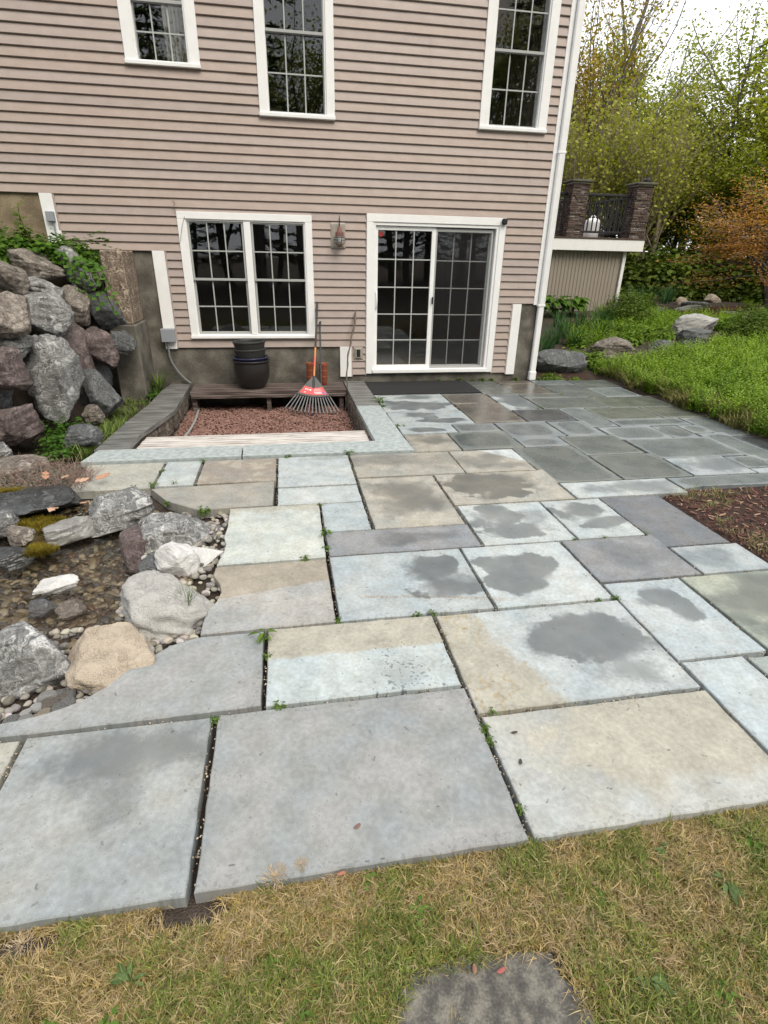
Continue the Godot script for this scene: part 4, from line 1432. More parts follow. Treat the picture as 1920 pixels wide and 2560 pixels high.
# ------------------------------------------------------------------ pond
func build_pond():
	var w := MB.new()
	var c := Vector2(-3.0, 5.1)
	var ring := []
	for k in 40:
		var a := TAU * k / 40
		ring.append(Vector3(c.x + cos(a) * 1.3, -0.15, c.y + sin(a) * 1.05))
	var ci := w.vert(Vector3(c.x, -0.15, c.y), Vector3.UP)
	for p in ring: w.vert(p, Vector3.UP)
	for k in 40: w.ix.append_array([ci, ci + 1 + k, ci + 1 + (k + 1) % 40])
	struct("pond_water", w.mesh(), M.water)
	var r := rng_of(44)
	var xs := []
	var cs := []
	var cols := [Color(0.07, 0.05, 0.028), Color(0.12, 0.085, 0.045), Color(0.05, 0.045, 0.038), Color(0.2, 0.155, 0.085), Color(0.075, 0.07, 0.055), Color(0.045, 0.033, 0.02), Color(0.1, 0.055, 0.03), Color(0.28, 0.23, 0.15)]
	for i in 6500:
		var a := r.randf() * TAU
		var q := sqrt(r.randf()) * 1.1
		var x := c.x + cos(a) * q * 1.1
		var z := c.y + sin(a) * q * 0.98
		if x > -1.64: continue
		var s := r.randf_range(0.012, 0.03) * (1.4 if r.randf() < 0.15 else 1.0)
		xs.append(xf(Vector3(x, gh(x, z) + 0.008 + r.randf() * 0.02, z), r.randf() * TAU, Vector3(s * r.randf_range(1.0, 1.6), s * r.randf_range(0.4, 0.7), s), Vector3(r.randf_range(-0.3, 0.3), 0, r.randf_range(-0.3, 0.3))))
		var k: Color = cols[r.randi() % cols.size()]
		cs.append(k * r.randf_range(0.5, 1.05))
	copies("pond_pebbles", rock_mesh(51, Vector3.ONE, 2, 2, 0.5), M.stones_wet, xs, cs, null, "small brown and tan pebbles covering the pond bottom", "pebbles")
	# dry pebbles along the cut flagstones
	xs = []
	cs = []
	for i in 900:
		var t := r.randf()
		var x := 0.0
		var z := 0.0
		if t < 0.55:
			x = r.randf_range(-2.15, -1.63)
			z = r.randf_range(4.35, 5.95)
		else:
			x = r.randf_range(-2.5, -1.7)
			z = r.randf_range(5.75, 6.42)
		var s := r.randf_range(0.012, 0.024)
		xs.append(xf(Vector3(x, -0.07 + r.randf() * 0.035, z), r.randf() * TAU, Vector3(s * r.randf_range(1.0, 1.5), s * 0.7, s), Vector3(r.randf_range(-0.3, 0.3), 0, 0)))
		var g := r.randf_range(0.12, 0.42)
		cs.append(Color(g, g * r.randf_range(0.88, 0.98), g * r.randf_range(0.72, 0.95)))
	copies("edge_pebbles", rock_mesh(52, Vector3.ONE, 2, 2, 0.5), M.stones, xs, cs, null, "pale dry pebbles packed between pond boulders and flagstones", "pebbles")
	for b in [
		["dark grey finely banded boulder between dry twigs and pond", "grey", [-2.43, -0.03, 4.27], [0.29, 0.19, 0.24], [0, 0.2, 0.1], 0.25],
		["blue grey flat boulder crossed by a pink vein", "grey", [-1.95, -0.07, 4.7], [0.3, 0.15, 0.28], [0.12, 0.3, 0], 0.3],
		["pitted pinkish brown rock end at the water", "maroon", [-2.24, -0.11, 4.83], [0.11, 0.14, 0.2], [0, 0.3, 0], 0.4],
		["rounded white quartz rock standing upright by the flagstones", "white", [-1.91, 0.0, 5.19], [0.115, 0.13, 0.12], [0, 0.4, 0.2], 0.3],
		["white knobbly rock lying behind the upright quartz", "white", [-1.77, -0.05, 5.05], [0.13, 0.065, 0.1], [0, 0.2, 0], 0.3],
		["dark slate chip leaning under the white quartz", "dark", [-2.08, -0.08, 5.12], [0.08, 0.09, 0.12], [0, 0.2, 0.2], 0.5],
		["large pale grey boulder with swirled grain against cut flagstones", "light", [-1.89, -0.05, 5.63], [0.26, 0.17, 0.25], [0.1, 0.25, -0.1], 0.3],
		["tan speckled granite boulder with a pointed top", "tan", [-2.09, -0.05, 6.06], [0.185, 0.14, 0.21], [0.15, 0.5, -0.1], 0.35],
		["streaked grey boulder beside the tan granite", "grey", [-2.47, -0.05, 6.02], [0.24, 0.2, 0.25], [0, 0.3, 0.1], 0.3],
		["wet pale block of stone lying in shallow water", "wetlight", [-2.77, -0.1, 4.45], [0.19, 0.1, 0.13], [0, 0.35, 0.05], 0.7],
		["long white flat stone resting in the pond", "white", [-2.65, -0.125, 5.15], [0.15, 0.045, 0.075], [0, 0.25, 0], 0.3],
		["flat grey green stone under the water", "dark", [-2.68, -0.19, 5.29], [0.09, 0.04, 0.08], [0, 0.2, 0], 0.3],
		["flat olive brown stone under the water", "brown", [-2.53, -0.2, 5.3], [0.1, 0.035, 0.09], [0, 0.6, 0], 0.3],
		["wide flat dark slate slab above the pond with moss edges", "wet", [-3.12, -0.0, 4.1], [0.44, 0.09, 0.26], [0.1, 0.15, 0], 0.5],
		["round grey stone at the pond rim beside the mossy slab", "grey", [-3.25, -0.04, 4.42], [0.1, 0.08, 0.14], [0, 0, 0], 0.2],
		["oval brown grey stone lying by the moss", "brown", [-3.08, -0.08, 4.52], [0.11, 0.06, 0.1], [0, -0.3, -0.1], 0.2],
		["flat dark slate slab sloping into the water", "wet", [-3.06, -0.12, 4.74], [0.14, 0.05, 0.13], [0.1, 0.2, 0.0], 0.6]]:
		var p = b[2]
		var s = b[3]
		var t = b[4]
		boulder("pond_rock", b[0], b[1], Vector3(p[0], p[1], p[2]), Vector3(s[0], s[1], s[2]) * 1.13, 1700 + int(absf(p[2]) * 131 + absf(p[0]) * 57), Vector3(t[0], t[1], t[2]), 9, b[5], 4)
	var names := {"grey": "grey", "light": "pale grey", "white": "white", "brown": "brown", "tan": "tan orange"}
	var shape := [rock_mesh(81, Vector3.ONE, 3, 2, 0.5), rock_mesh(82, Vector3.ONE, 3, 2, 0.5), rock_mesh(83, Vector3.ONE, 3, 3, 0.6)]
	var i := 0
	for q in [[-2.288, 6.25, 0.037, 0.03, "light"], [-2.258, 6.3, 0.033, 0.032, "brown"], [-2.229, 6.262, 0.032, 0.03, "brown"], [-2.195, 6.288, 0.025, 0.036, "grey"], [-2.218, 6.328, 0.03, 0.028, "grey"], [-2.192, 6.352, 0.024, 0.02, "tan"], [-2.262, 6.362, 0.035, 0.028, "tan"], [-2.312, 6.306, 0.024, 0.02, "white"], [-2.342, 6.338, 0.024, 0.02, "white"], [-2.329, 6.377, 0.028, 0.026, "light"], [-2.385, 6.373, 0.029, 0.028, "grey"], [-2.251, 6.227, 0.026, 0.024, "grey"], [-2.205, 6.245, 0.024, 0.02, "grey"], [-1.931, 5.985, 0.028, 0.03, "white"], [-1.971, 5.95, 0.024, 0.026, "brown"], [-1.97, 5.9, 0.02, 0.022, "white"], [-2.005, 5.928, 0.02, 0.022, "grey"], [-1.706, 5.852, 0.016, 0.018, "light"]]:
		var o = solo("pebble", "%s rounded pebble beside the cut flagstone edge" % names[q[4]], "pebble", shape[i % 3], M["rock_" + q[4]], Vector3(q[0], -0.035, q[1]), "%s pebbles" % names[q[4]])
		o.scale = Vector3(q[2], q[2] * 0.62, q[3]) * 1.2
		o.rotation.y = i * 1.3
		i += 1

# ------------------------------------------------------------------ things by the house
func pot_profile(rb: float, rt: float, h: float, belly: float, rim: float, ribs := 0) -> Array:
	var p := [Vector2(0.0, 0.0), Vector2(rb * 0.96, 0.0)]
	var n := 26
	for i in n + 1:
		var t := float(i) / n
		var r := lerpf(rb, rt, t) + belly * sin(PI * pow(t, 0.85))
		if ribs: r += 0.0035 * sin(t * ribs * TAU) * (1.0 if t < 0.92 else 0.0)
		p.append(Vector2(r, 0.004 + t * (h - 0.03)))
	p.append_array([Vector2(rt + rim, h - 0.022), Vector2(rt + rim + 0.003, h - 0.008), Vector2(rt + rim - 0.002, h), Vector2(rt - 0.012, h), Vector2(rt - 0.018, h - 0.02), Vector2(rt - 0.03, h * 0.35), Vector2(0.0, h * 0.3)])
	return p

func build_things():
	var r := rng_of(19)
	# rubber mat
	var mt = solo("door_mat", "long flat black rubber mat in front of the sliding door", "mat", bx(Vector3(-0.022, 0.002, 0.055), Vector3(1.552, 0.014, 0.862), 0.004), mat(lin(0.014, 0.014, 0.016), 0.75, null, 3.0, T.fine, 0.2, true))
	# downspout
	var dn = thing("downspout", "white downspout running down the house corner to the patio", "downspout")
	part("upper_pipe", bx(Vector3(2.618, 1.1, 0.0), Vector3(2.716, 5.6, 0.075), 0.012), M.white, dn)
	part("lower_pipe", bx(Vector3(2.622, 0.12, 0.004), Vector3(2.712, 1.13, 0.07), 0.012), M.white, dn)
	part("elbow", bx(Vector3(2.612, 0.0, 0.0), Vector3(2.722, 0.14, 0.085), 0.012), M.white, dn)
	for y in [3.05, 1.1]:
		part("strap", bx(Vector3(2.606, y, -0.004), Vector3(2.722, y + 0.03, 0.079), 0.004), M.white, dn)
	for x in [2.635, 2.667, 2.699]:
		part("rib", bx(Vector3(x - 0.004, 1.14, 0.0745), Vector3(x + 0.004, 3.04, 0.0785), 0.001), M.white, dn)
	# pots
	var dark_glaze := mat(lin(0.02, 0.018, 0.017), 0.32)
	var dark_plastic := mat(lin(0.026, 0.026, 0.026), 0.55)
	var blue_glaze := mat(lin(0.02, 0.024, 0.06), 0.25)
	for q in [["big dark ribbed planter pot at the bottom of the stack", dark_glaze, 0.145, 0.222, 0.39, 0.035, 0.014, 13, 0.012, 0.0],
		["glossy blue planter pot nested in the ribbed pot", blue_glaze, 0.15, 0.212, 0.3, 0.0, 0.014, 0, 0.145, 0.02],
		["plain charcoal pot nested above the blue pot", dark_plastic, 0.14, 0.198, 0.28, 0.0, 0.004, 0, 0.275, 0.03],
		["plain charcoal pot at the top of the stack with open rim", dark_plastic, 0.14, 0.198, 0.28, 0.0, 0.006, 0, 0.375, 0.035]]:
		var o := Node3D.new()
		o.name = numbered("planter_pot")
		add_child(o)
		o.position = Vector3(-1.66, q[8], 0.29)
		o.rotation.z = q[9]
		o.scale = Vector3(1.09, 1.0, 1.0)
		tag(o, q[0], "pot", "stacked planter pots")
		var b := MB.new()
		b.lathe(pot_profile(q[2], q[3], q[4], q[5], q[6], q[7]), 48)
		part("pot_body", b.mesh(), q[1], o)
	var terra := mat(lin(0.27, 0.075, 0.035), 0.8, T.white, 1.5)
	terra.albedo_color = lin(0.33, 0.095, 0.045)
	for q in [[-0.845, 3, 0.057], [-0.652, 3, 0.066]]:
		for k in q[1]:
			var where := "half hidden behind the rake" if q[0] < -0.75 else "beside the dark pole"
			var lev: String = ["bottom", "middle", "top"][k]
			var b := MB.new()
			var rt: float = q[2]
			b.lathe([Vector2(0, 0), Vector2(rt * 0.72, 0), Vector2(rt * 0.9, 0.105), Vector2(rt * 0.98, 0.106), Vector2(rt + 0.004, 0.14), Vector2(rt - 0.003, 0.142), Vector2(rt - 0.008, 0.12), Vector2(0, 0.03)], 32)
			var o = thing("terracotta_pot", "%s terracotta pot of the stack %s" % [lev, where], "pot", Vector3(q[0], 0.013 + k * (0.085 if q[0] > -0.75 else 0.09), 0.2), 0.0, "terracotta pots")
			part("pot_body", b.mesh(), terra, o)
	rake()
	# dark pole behind the rake
	var pb := MB.new()
	pb.tube([Vector3(-0.72, -0.28, 0.62), Vector3(-0.7, 0.2, 0.38), Vector3(-0.675, 0.8, 0.07), Vector3(-0.672, 0.87, 0.055), Vector3(-0.66, 0.885, 0.06)], [0.012, 0.0125, 0.0125, 0.016, 0.006], 10)
	solo("tool_pole", "thin dark pole leaning on the wall just behind the rake handle", "pole", pb.mesh(), mat(lin(0.03, 0.03, 0.032), 0.5))
	# twisted stick
	var sp := []
	var sr := []
	for i in 40:
		var t := i / 39.0
		var base := Vector3(-0.385, -0.29, 0.62).lerp(Vector3(-0.155, 1.03, 0.045), t)
		sp.append(base + Vector3(0.012 * sin(t * 9.0) + 0.006 * sin(t * 31.0) - 0.05 * sin(t * PI) * 0.6, 0, 0.008 * cos(t * 23.0)))
		sr.append(lerpf(0.008, 0.016, t) * (1.0 + 0.18 * sin(t * 57.0)) if i < 39 else 0.006)
	var sb := MB.new()
	sb.tube(sp, sr, 8)
	solo("walking_stick", "gnarled brown vine twisted stick leaning beside the outlet", "stick", sb.mesh(), mat(Color(1.05, 0.95, 0.9), 0.7, T.bark, 3.0, T.bark, 0.3))
	lantern()
	# outlet
	var ob = thing("outdoor_outlet", "beige outdoor outlet box with dark cover beside the patio door", "outlet")
	part("box", bx(Vector3(-0.19, 0.335, -0.004), Vector3(-0.044, 0.525, 0.026), 0.01), M.beige, ob)
	part("cover", bx(Vector3(-0.166, 0.365, 0.0265), Vector3(-0.068, 0.505, 0.05), 0.012), M.beige, ob)
	part("socket", bx(Vector3(-0.145, 0.385, 0.0505), Vector3(-0.09, 0.49, 0.056), 0.006), M.dark_metal, ob)
	# door sensor
	var ds := MB.new()
	ds.cbox(Vector3(1.91, 2.175, 0.035), Vector3(1.985, 2.255, 0.09), 0.018)
	solo("sensor", "small black sensor on the corner of the patio door casing", "sensor", ds.mesh(), M.dark_metal)
	# junction boxes and pipes
	var jb = thing("junction_box", "grey electrical box with conduit on the white board by the foundation", "junction box")
	part("box", bx(Vector3(-2.852, 0.612, 0.0265), Vector3(-2.672, 0.788, 0.11), 0.006), M.box_grey, jb)
	var cb := MB.new()
	cb.tube([Vector3(-2.785, 0.612, 0.06), Vector3(-2.785, 0.42, 0.06), Vector3(-2.765, 0.33, 0.06), Vector3(-2.7, 0.2, 0.06), Vector3(-2.62, 0.1, 0.06), Vector3(-2.545, 0.035, 0.06)], [0.016, 0.016, 0.016, 0.016, 0.016, 0.016], 10)
	part("conduit", cb.mesh(), mat(lin(0.16, 0.165, 0.17), 0.5), jb)
	part("cover", bx(Vector3(-2.846, 0.618, 0.1105), Vector3(-2.678, 0.782, 0.114), 0.002), M.box_grey, jb)
	var j2 = thing("junction_box", "small grey electrical box on the upper white board above the plants", "junction box")
	part("box", bx(Vector3(-3.995, 2.055, 0.0265), Vector3(-3.905, 2.165, 0.085), 0.005), M.box_grey, j2)
	var c2 := MB.new()
	c2.tube([Vector3(-3.93, 2.055, 0.05), Vector3(-3.925, 1.5, 0.05)], [0.012, 0.012], 8)
	part("conduit", c2.mesh(), mat(lin(0.25, 0.26, 0.27), 0.5), j2)
	var pv := MB.new()
	pv.tube([Vector3(-3.875, 1.55, 0.1), Vector3(-3.875, 1.9, 0.1)], [0.024, 0.024], 12)
	pv.tube([Vector3(-3.875, 1.895, 0.1), Vector3(-3.875, 1.955, 0.1)], [0.031, 0.031], 12)
	solo("vent_pipe", "white capped plastic pipe standing among the leaves by the wall", "pipe", pv.mesh(), M.white)
	var hs := MB.new()
	var hp := []
	for i in 16:
		var t := i / 15.0
		hp.append(Vector3(-2.44 + 0.05 * sin(t * 3.0) - 0.06 * t * t, -0.262, 0.3 + 2.0 * t))
	var hr := []
	for i in 16: hr.append(0.016)
	hs.tube(hp, hr, 8)
	solo("drain_hose", "grey hose lying on the red gravel along the block wall", "hose", hs.mesh(), mat(lin(0.3, 0.3, 0.29), 0.6))
	# dry tendril hanging on the twin window casing
	var vb := MB.new()
	vb.tube([Vector3(-2.36, 2.16, 0.04), Vector3(-2.4, 2.06, 0.045), Vector3(-2.43, 1.95, 0.042), Vector3(-2.45, 1.86, 0.04)], [0.002, 0.003, 0.003, 0.002], 5)
	vb.tube([Vector3(-2.47, 2.2, 0.03), Vector3(-2.48, 2.27, 0.035), Vector3(-2.46, 2.31, 0.03), Vector3(-2.49, 2.34, 0.028), Vector3(-2.475, 2.35, 0.03)], [0.003, 0.003, 0.004, 0.003, 0.002], 5)
	solo("dry_tendril", "thin dry vine tendril clinging to the twin window casing corner", "vine", vb.mesh(), M.twig)

func lantern():
	var l = thing("wall_lantern", "rusty red onion wall lantern with caged clear globe on a beige plate", "wall lamp", Vector3(-0.392, 1.83, 0.0))
	var fr := MB.new()
	fr.cbox(Vector3(-0.1, 0.0, -0.004), Vector3(0.1, 0.3, 0.028), 0.008)
	fr.cbox(Vector3(-0.08, 0.02, 0.0285), Vector3(0.08, 0.28, 0.036), 0.006)
	part("back_plate", fr.mesh(), M.beige, l)
	var rust := mat(lin(0.16, 0.065, 0.05), 0.6, T.white, 4.0)
	rust.albedo_color = lin(0.2, 0.085, 0.068)
	var z := 0.12
	var a := Vector3(0.012, 0, z)
	var t := MB.new()
	t.lathe([Vector2(0.056, 0.145), Vector2(0.056, 0.19), Vector2(0.05, 0.196), Vector2(0.038, 0.2), Vector2(0.026, 0.235), Vector2(0.014, 0.262), Vector2(0.0, 0.27)], 24, a)
	t.lathe([Vector2(0.0, 0.02), Vector2(0.036, 0.02), Vector2(0.038, 0.05), Vector2(0.028, 0.052), Vector2(0.0, 0.05)], 24, a)
	part("hood", t.mesh(), rust, l)
	var g := MB.new()
	g.lathe([Vector2(0.028, 0.052), Vector2(0.06, 0.065), Vector2(0.074, 0.1), Vector2(0.066, 0.128), Vector2(0.05, 0.146)], 24, a)
	var gm := StandardMaterial3D.new()
	gm.albedo_color = Color(0.9, 0.92, 0.92, 0.12)
	gm.roughness = 0.03
	gm.transparency = BaseMaterial3D.TRANSPARENCY_ALPHA
	part("globe", g.mesh(), gm, l)
	var bb := MB.new()
	bb.lathe([Vector2(0.0, 0.07), Vector2(0.018, 0.078), Vector2(0.026, 0.1), Vector2(0.018, 0.12), Vector2(0.012, 0.145)], 16, a)
	part("bulb", bb.mesh(), mat(lin(0.7, 0.7, 0.7), 0.2), l)
	var c := MB.new()
	for y in [[0.1, 0.079], [0.13, 0.07]]:
		var p := []
		var rr := []
		for k in 25:
			p.append(a + Vector3(cos(TAU * k / 24) * y[1], y[0], sin(TAU * k / 24) * y[1]))
			rr.append(0.003)
		c.tube(p, rr, 5, false)
	for k in 6:
		var an := TAU * k / 6 + 0.3
		var dv := Vector3(cos(an), 0, sin(an))
		c.tube([a + dv * 0.034 + Vector3(0, 0.04, 0), a + dv * 0.066 + Vector3(0, 0.064, 0), a + dv * 0.08 + Vector3(0, 0.1, 0), a + dv * 0.07 + Vector3(0, 0.13, 0), a + dv * 0.056 + Vector3(0, 0.15, 0)], [0.003, 0.003, 0.003, 0.003, 0.003], 5, false)
	part("cage", c.mesh(), M.dark_metal, l)
	var h := MB.new()
	h.tube([Vector3(0.012, 0.2, 0.03), Vector3(0.012, 0.26, 0.05), Vector3(0.012, 0.33, 0.075), Vector3(0.012, 0.36, 0.1), Vector3(0.014, 0.345, 0.12), Vector3(0.012, 0.3, 0.122), Vector3(0.012, 0.265, 0.12)], [0.006, 0.006, 0.005, 0.005, 0.005, 0.005, 0.006], 6)
	h.tube([Vector3(0.012, 0.33, 0.08), Vector3(0.014, 0.385, 0.085), Vector3(0.015, 0.4, 0.085)], [0.006, 0.004, 0.001], 6)
	part("hook_arm", h.mesh(), M.dark_metal, l)

func rake():
	var t = thing("leaf_rake", "black fan leaf rake with orange lower handle and red label leaning on the wall", "rake")
	var B := Vector3(-0.862, -0.275, 0.8)
	var top := Vector3(-0.697, 1.155, 0.03)
	var up := (top - B).normalized()
	var side := (Vector3.RIGHT - up * up.x).normalized()
	var nrm := side.cross(up).normalized()
	if nrm.z < 0: nrm = -nrm
	var P := func(s: float, u: float, n := 0.0) -> Vector3: return B + side * s + up * u + nrm * n
	var blk := mat(lin(0.03, 0.032, 0.036), 0.42)
	var hb := MB.new()
	hb.tube([P.call(0.0, 0.96), P.call(0.0, 1.6), P.call(0.0, 1.625)], [0.0135, 0.0135, 0.004], 12)
	part("handle", hb.mesh(), mat(lin(0.015, 0.015, 0.016), 0.5), t)
	var ho := MB.new()
	ho.tube([P.call(0.0, 0.53), P.call(0.0, 0.959)], [0.0145, 0.0142], 12)
	var og = part("handle_wood", ho.mesh(), mat(lin(0.55, 0.23, 0.07), 0.5), t)
	var hl := MB.new()
	hl.tube([P.call(0.0, 0.68), P.call(0.0, 0.83)], [0.0152, 0.0152], 12, false)
	part("handle_label", hl.mesh(), mat(lin(0.62, 0.12, 0.08), 0.5), t)
	var so := MB.new()
	so.tube([P.call(0, 0.38, 0.006), P.call(0, 0.47, 0.005), P.call(0, 0.55, 0.0)], [0.013, 0.017, 0.018], 10)
	part("socket", so.mesh(), mat(lin(0.014, 0.014, 0.016), 0.4), t)
	# fan plate: a thin triangle with an arched lower edge
	var f := MB.new()
	var n := 12
	for i in n:
		var a0 := lerpf(-1, 1, float(i) / n)
		var a1 := lerpf(-1, 1, float(i + 1) / n)
		for z in [0.003, -0.003]:
			f.oquad(P.call(a0 * 0.02, 0.545, z), P.call(a1 * 0.02, 0.545, z), P.call(a1 * 0.225, 0.262 + 0.03 * a1 * a1, z), P.call(a0 * 0.225, 0.262 + 0.03 * a0 * a0, z), nrm * z)
		f.oquad(P.call(a0 * 0.225, 0.262 + 0.03 * a0 * a0, 0.003), P.call(a1 * 0.225, 0.262 + 0.03 * a1 * a1, 0.003), P.call(a1 * 0.225, 0.262 + 0.03 * a1 * a1, -0.003), P.call(a0 * 0.225, 0.262 + 0.03 * a0 * a0, -0.003), -up)
	part("fan_plate", f.mesh(), blk, t)
	var rim := MB.new()
	var rp := []
	var rr := []
	for i in 17:
		var a := lerpf(-1, 1, i / 16.0)
		rp.append(P.call(a * 0.236, 0.255 + 0.03 * a * a, 0.004))
		rr.append(0.007)
	rim.tube(rp, rr, 6)
	part("fan_band", rim.mesh(), blk, t)
	for i in 15:
		var a := lerpf(-1, 1, i / 14.0)
		var tb := MB.new()
		var p0: Vector3 = P.call(a * 0.228, 0.255 + 0.03 * a * a, 0.004)
		var p1: Vector3 = P.call(a * 0.375, 0.025 + 0.045 * a * a, 0.012)
		var p2: Vector3 = P.call(a * 0.385, 0.0 + 0.045 * a * a, -0.02)
		var w := 0.0085
		var s2 := side
		var prev := []
		for q in [[p0, w * 0.8], [p1, w], [p2, w * 0.8]]:
			var row := [q[0] - s2 * q[1], q[0] + s2 * q[1], q[0] + s2 * q[1] - nrm * 0.005, q[0] - s2 * q[1] - nrm * 0.005]
			if prev:
				tb.oquad(prev[0], prev[1], row[1], row[0], nrm)
				tb.oquad(prev[3], prev[2], row[2], row[3], -nrm)
				tb.oquad(prev[1], prev[2], row[2], row[1], side)
				tb.oquad(prev[0], prev[3], row[3], row[0], -side)
			prev = row
		part("tine", tb.mesh(), mat(lin(0.085, 0.09, 0.1), 0.42) if i == 0 else t.get_node("tine").material_override, t)
	for i in [6, 7]:
		var a := lerpf(-1, 1, (i - 0.45) / 14.0)
		var st := MB.new()
		st.tube([P.call(a * 0.30, 0.15, -0.004), P.call(a * 0.372, 0.02, 0.002)], [0.005, 0.005], 5)
		part("red_tine", st.mesh(), mat(lin(0.2, 0.02, 0.02), 0.5), t)
	# printed label: red ground, blurred white print, blue corner
	var im := Image.create(128, 48, false, Image.FORMAT_RGB8)
	im.fill(Color(0.86, 0.12, 0.16))
	for q in [[14, 12, 8, 10], [26, 12, 6, 10], [36, 12, 4, 10], [44, 12, 7, 10], [66, 9, 44, 2], [66, 15, 46, 2], [66, 22, 48, 2], [68, 30, 40, 4], [72, 37, 36, 3]]:
		im.fill_rect(Rect2i(q[0], q[1], q[2], q[3]), Color(0.95, 0.88, 0.88))
	for q in [[24, 12, 2, 10], [33, 12, 2, 10], [42, 12, 2, 10], [52, 12, 2, 10], [66, 18, 44, 2]]:
		im.fill_rect(Rect2i(q[0], q[1], q[2], q[3]), Color(0.25, 0.05, 0.06))
	im.fill_rect(Rect2i(18, 34, 7, 7), Color(0.92, 0.75, 0.75))
	im.fill_rect(Rect2i(112, 28, 10, 16), Color(0.2, 0.32, 0.72))
	var lm := StandardMaterial3D.new()
	lm.albedo_texture = ImageTexture.create_from_image(im)
	lm.roughness = 0.35
	var lb := MB.new()
	var m := 10
	for i in m + 1:
		var a := lerpf(-1, 1, float(i) / m)
		lb.vert(P.call(a * 0.118, 0.385 + 0.02 * a * a, 0.0045), nrm, Vector2(float(i) / m, 0))
		lb.vert(P.call(a * 0.192, 0.284 + 0.025 * a * a, 0.0045), nrm, Vector2(float(i) / m, 1))
	for i in m: lb.ix.append_array([i * 2, i * 2 + 2, i * 2 + 1, i * 2 + 2, i * 2 + 3, i * 2 + 1])
	part("label", lb.mesh(), lm, t)

# ------------------------------------------------------------------ plants
func clump(seed_: int, n: int, h: float, spread: float, w: float, bend: Vector2, c0: Color, c1: Color, segs := 4) -> ArrayMesh:
	var r := rng_of(seed_)
	var b := MB.new()
	for i in n:
		var d := hdir(r)
		b.col = c0.lerp(c1, r.randf()) * r.randf_range(0.8, 1.15)
		b.blade(d * r.randf() * spread, hdir(r).lerp(d, 0.6).normalized(), h * r.randf_range(0.55, 1.1), w * r.randf_range(0.7, 1.2), r.randf_range(bend.x, bend.y), segs)
	return b.mesh()

func leafball(seed_: int, n: int, rad: Vector3, l: float, w: float, c0: Color, c1: Color, shell := 0.6) -> ArrayMesh:
	# leaves through the volume of a mound, thicker towards its surface, with a lumpy outline
	var r := rng_of(seed_)
	var nn := nz(seed_, 1.6, 2)
	var b := MB.new()
	for i in n:
		var d := sdir(r)
		d.y = absf(d.y) if r.randf() < 0.85 else d.y * 0.4
		var q := pow(r.randf(), shell) * (1.0 + 0.35 * nn.get_noise_3dv(d * 2.0))
		var p := d * rad * q
		var up := (Vector3.UP * 0.7 + d * 0.6 + sdir(r) * 0.5).normalized()
		var dir := (hdir(r) + d * 0.8 - Vector3.UP * 0.25)
		dir = (dir - up * dir.dot(up)).normalized()
		b.col = c0.lerp(c1, r.randf()) * r.randf_range(0.75, 1.2)
		b.leaf(p, dir, up, l * r.randf_range(0.6, 1.2), w * r.randf_range(0.7, 1.2))
	return b.mesh()

func rosette(seed_: int, n: int, l: float, w: float, rise: float, c0: Color, c1: Color) -> ArrayMesh:
	# broad leaves on arching stalks (two segments a leaf)
	var r := rng_of(seed_)
	var b := MB.new()
	for i in n:
		var d := hdir(r)
		var k := r.randf_range(0.6, 1.15)
		b.col = c0.lerp(c1, r.randf()) * r.randf_range(0.8, 1.15)
		var p := d * l * 0.5 * r.randf_range(0.2, 1.0) * k + Vector3.UP * rise * r.randf_range(0.35, 1.0)
		b.tube([Vector3(d.x, 0, d.z) * 0.02, p * 0.6 + Vector3.UP * rise * 0.1, p], [0.003, 0.003, 0.002], 4, false)
		var side := Vector3(-d.z, 0, d.x)
		var pts := []
		for j in 5:
			var t := j / 4.0
			pts.append([p + d * l * k * t + Vector3.UP * (0.25 * l * k * t - 0.5 * l * k * t * t), w * k * sin(PI * pow(t, 0.75) * 0.97 + 0.05)])
		for j in 4:
			var a: Vector3 = pts[j][0]
			var e: Vector3 = pts[j + 1][0]
			for s in [-1.0, 1.0]:
				b.oquad(a, e, e + side * s * pts[j + 1][1] + Vector3.UP * pts[j + 1][1] * 0.3, a + side * s * pts[j][1] + Vector3.UP * pts[j][1] * 0.3, Vector3.UP)
	return b.mesh()

func feather(seed_: int, n: int, h: float, c0: Color, c1: Color) -> ArrayMesh:
	# soft upright stalks with many narrow leaves
	var r := rng_of(seed_)
	var b := MB.new()
	for i in n:
		var o := hdir(r) * r.randf() * 0.09
		var lean := hdir(r) * r.randf() * 0.12
		var hh := h * r.randf_range(0.55, 1.1)
		b.col = c0.lerp(c1, r.randf())
		for k in 11:
			var t := (k + 1) / 11.0
			var p := o + lean * t * t + Vector3.UP * hh * t
			var d := hdir(r)
			b.leaf(p, (d + Vector3.UP * 0.45).normalized(), (Vector3.UP - d * 0.4).normalized(), 0.055 * (1.15 - 0.6 * t), 0.0085)
	return b.mesh()

func garden_y(x: float, z: float) -> float:
	return gh(x, z)

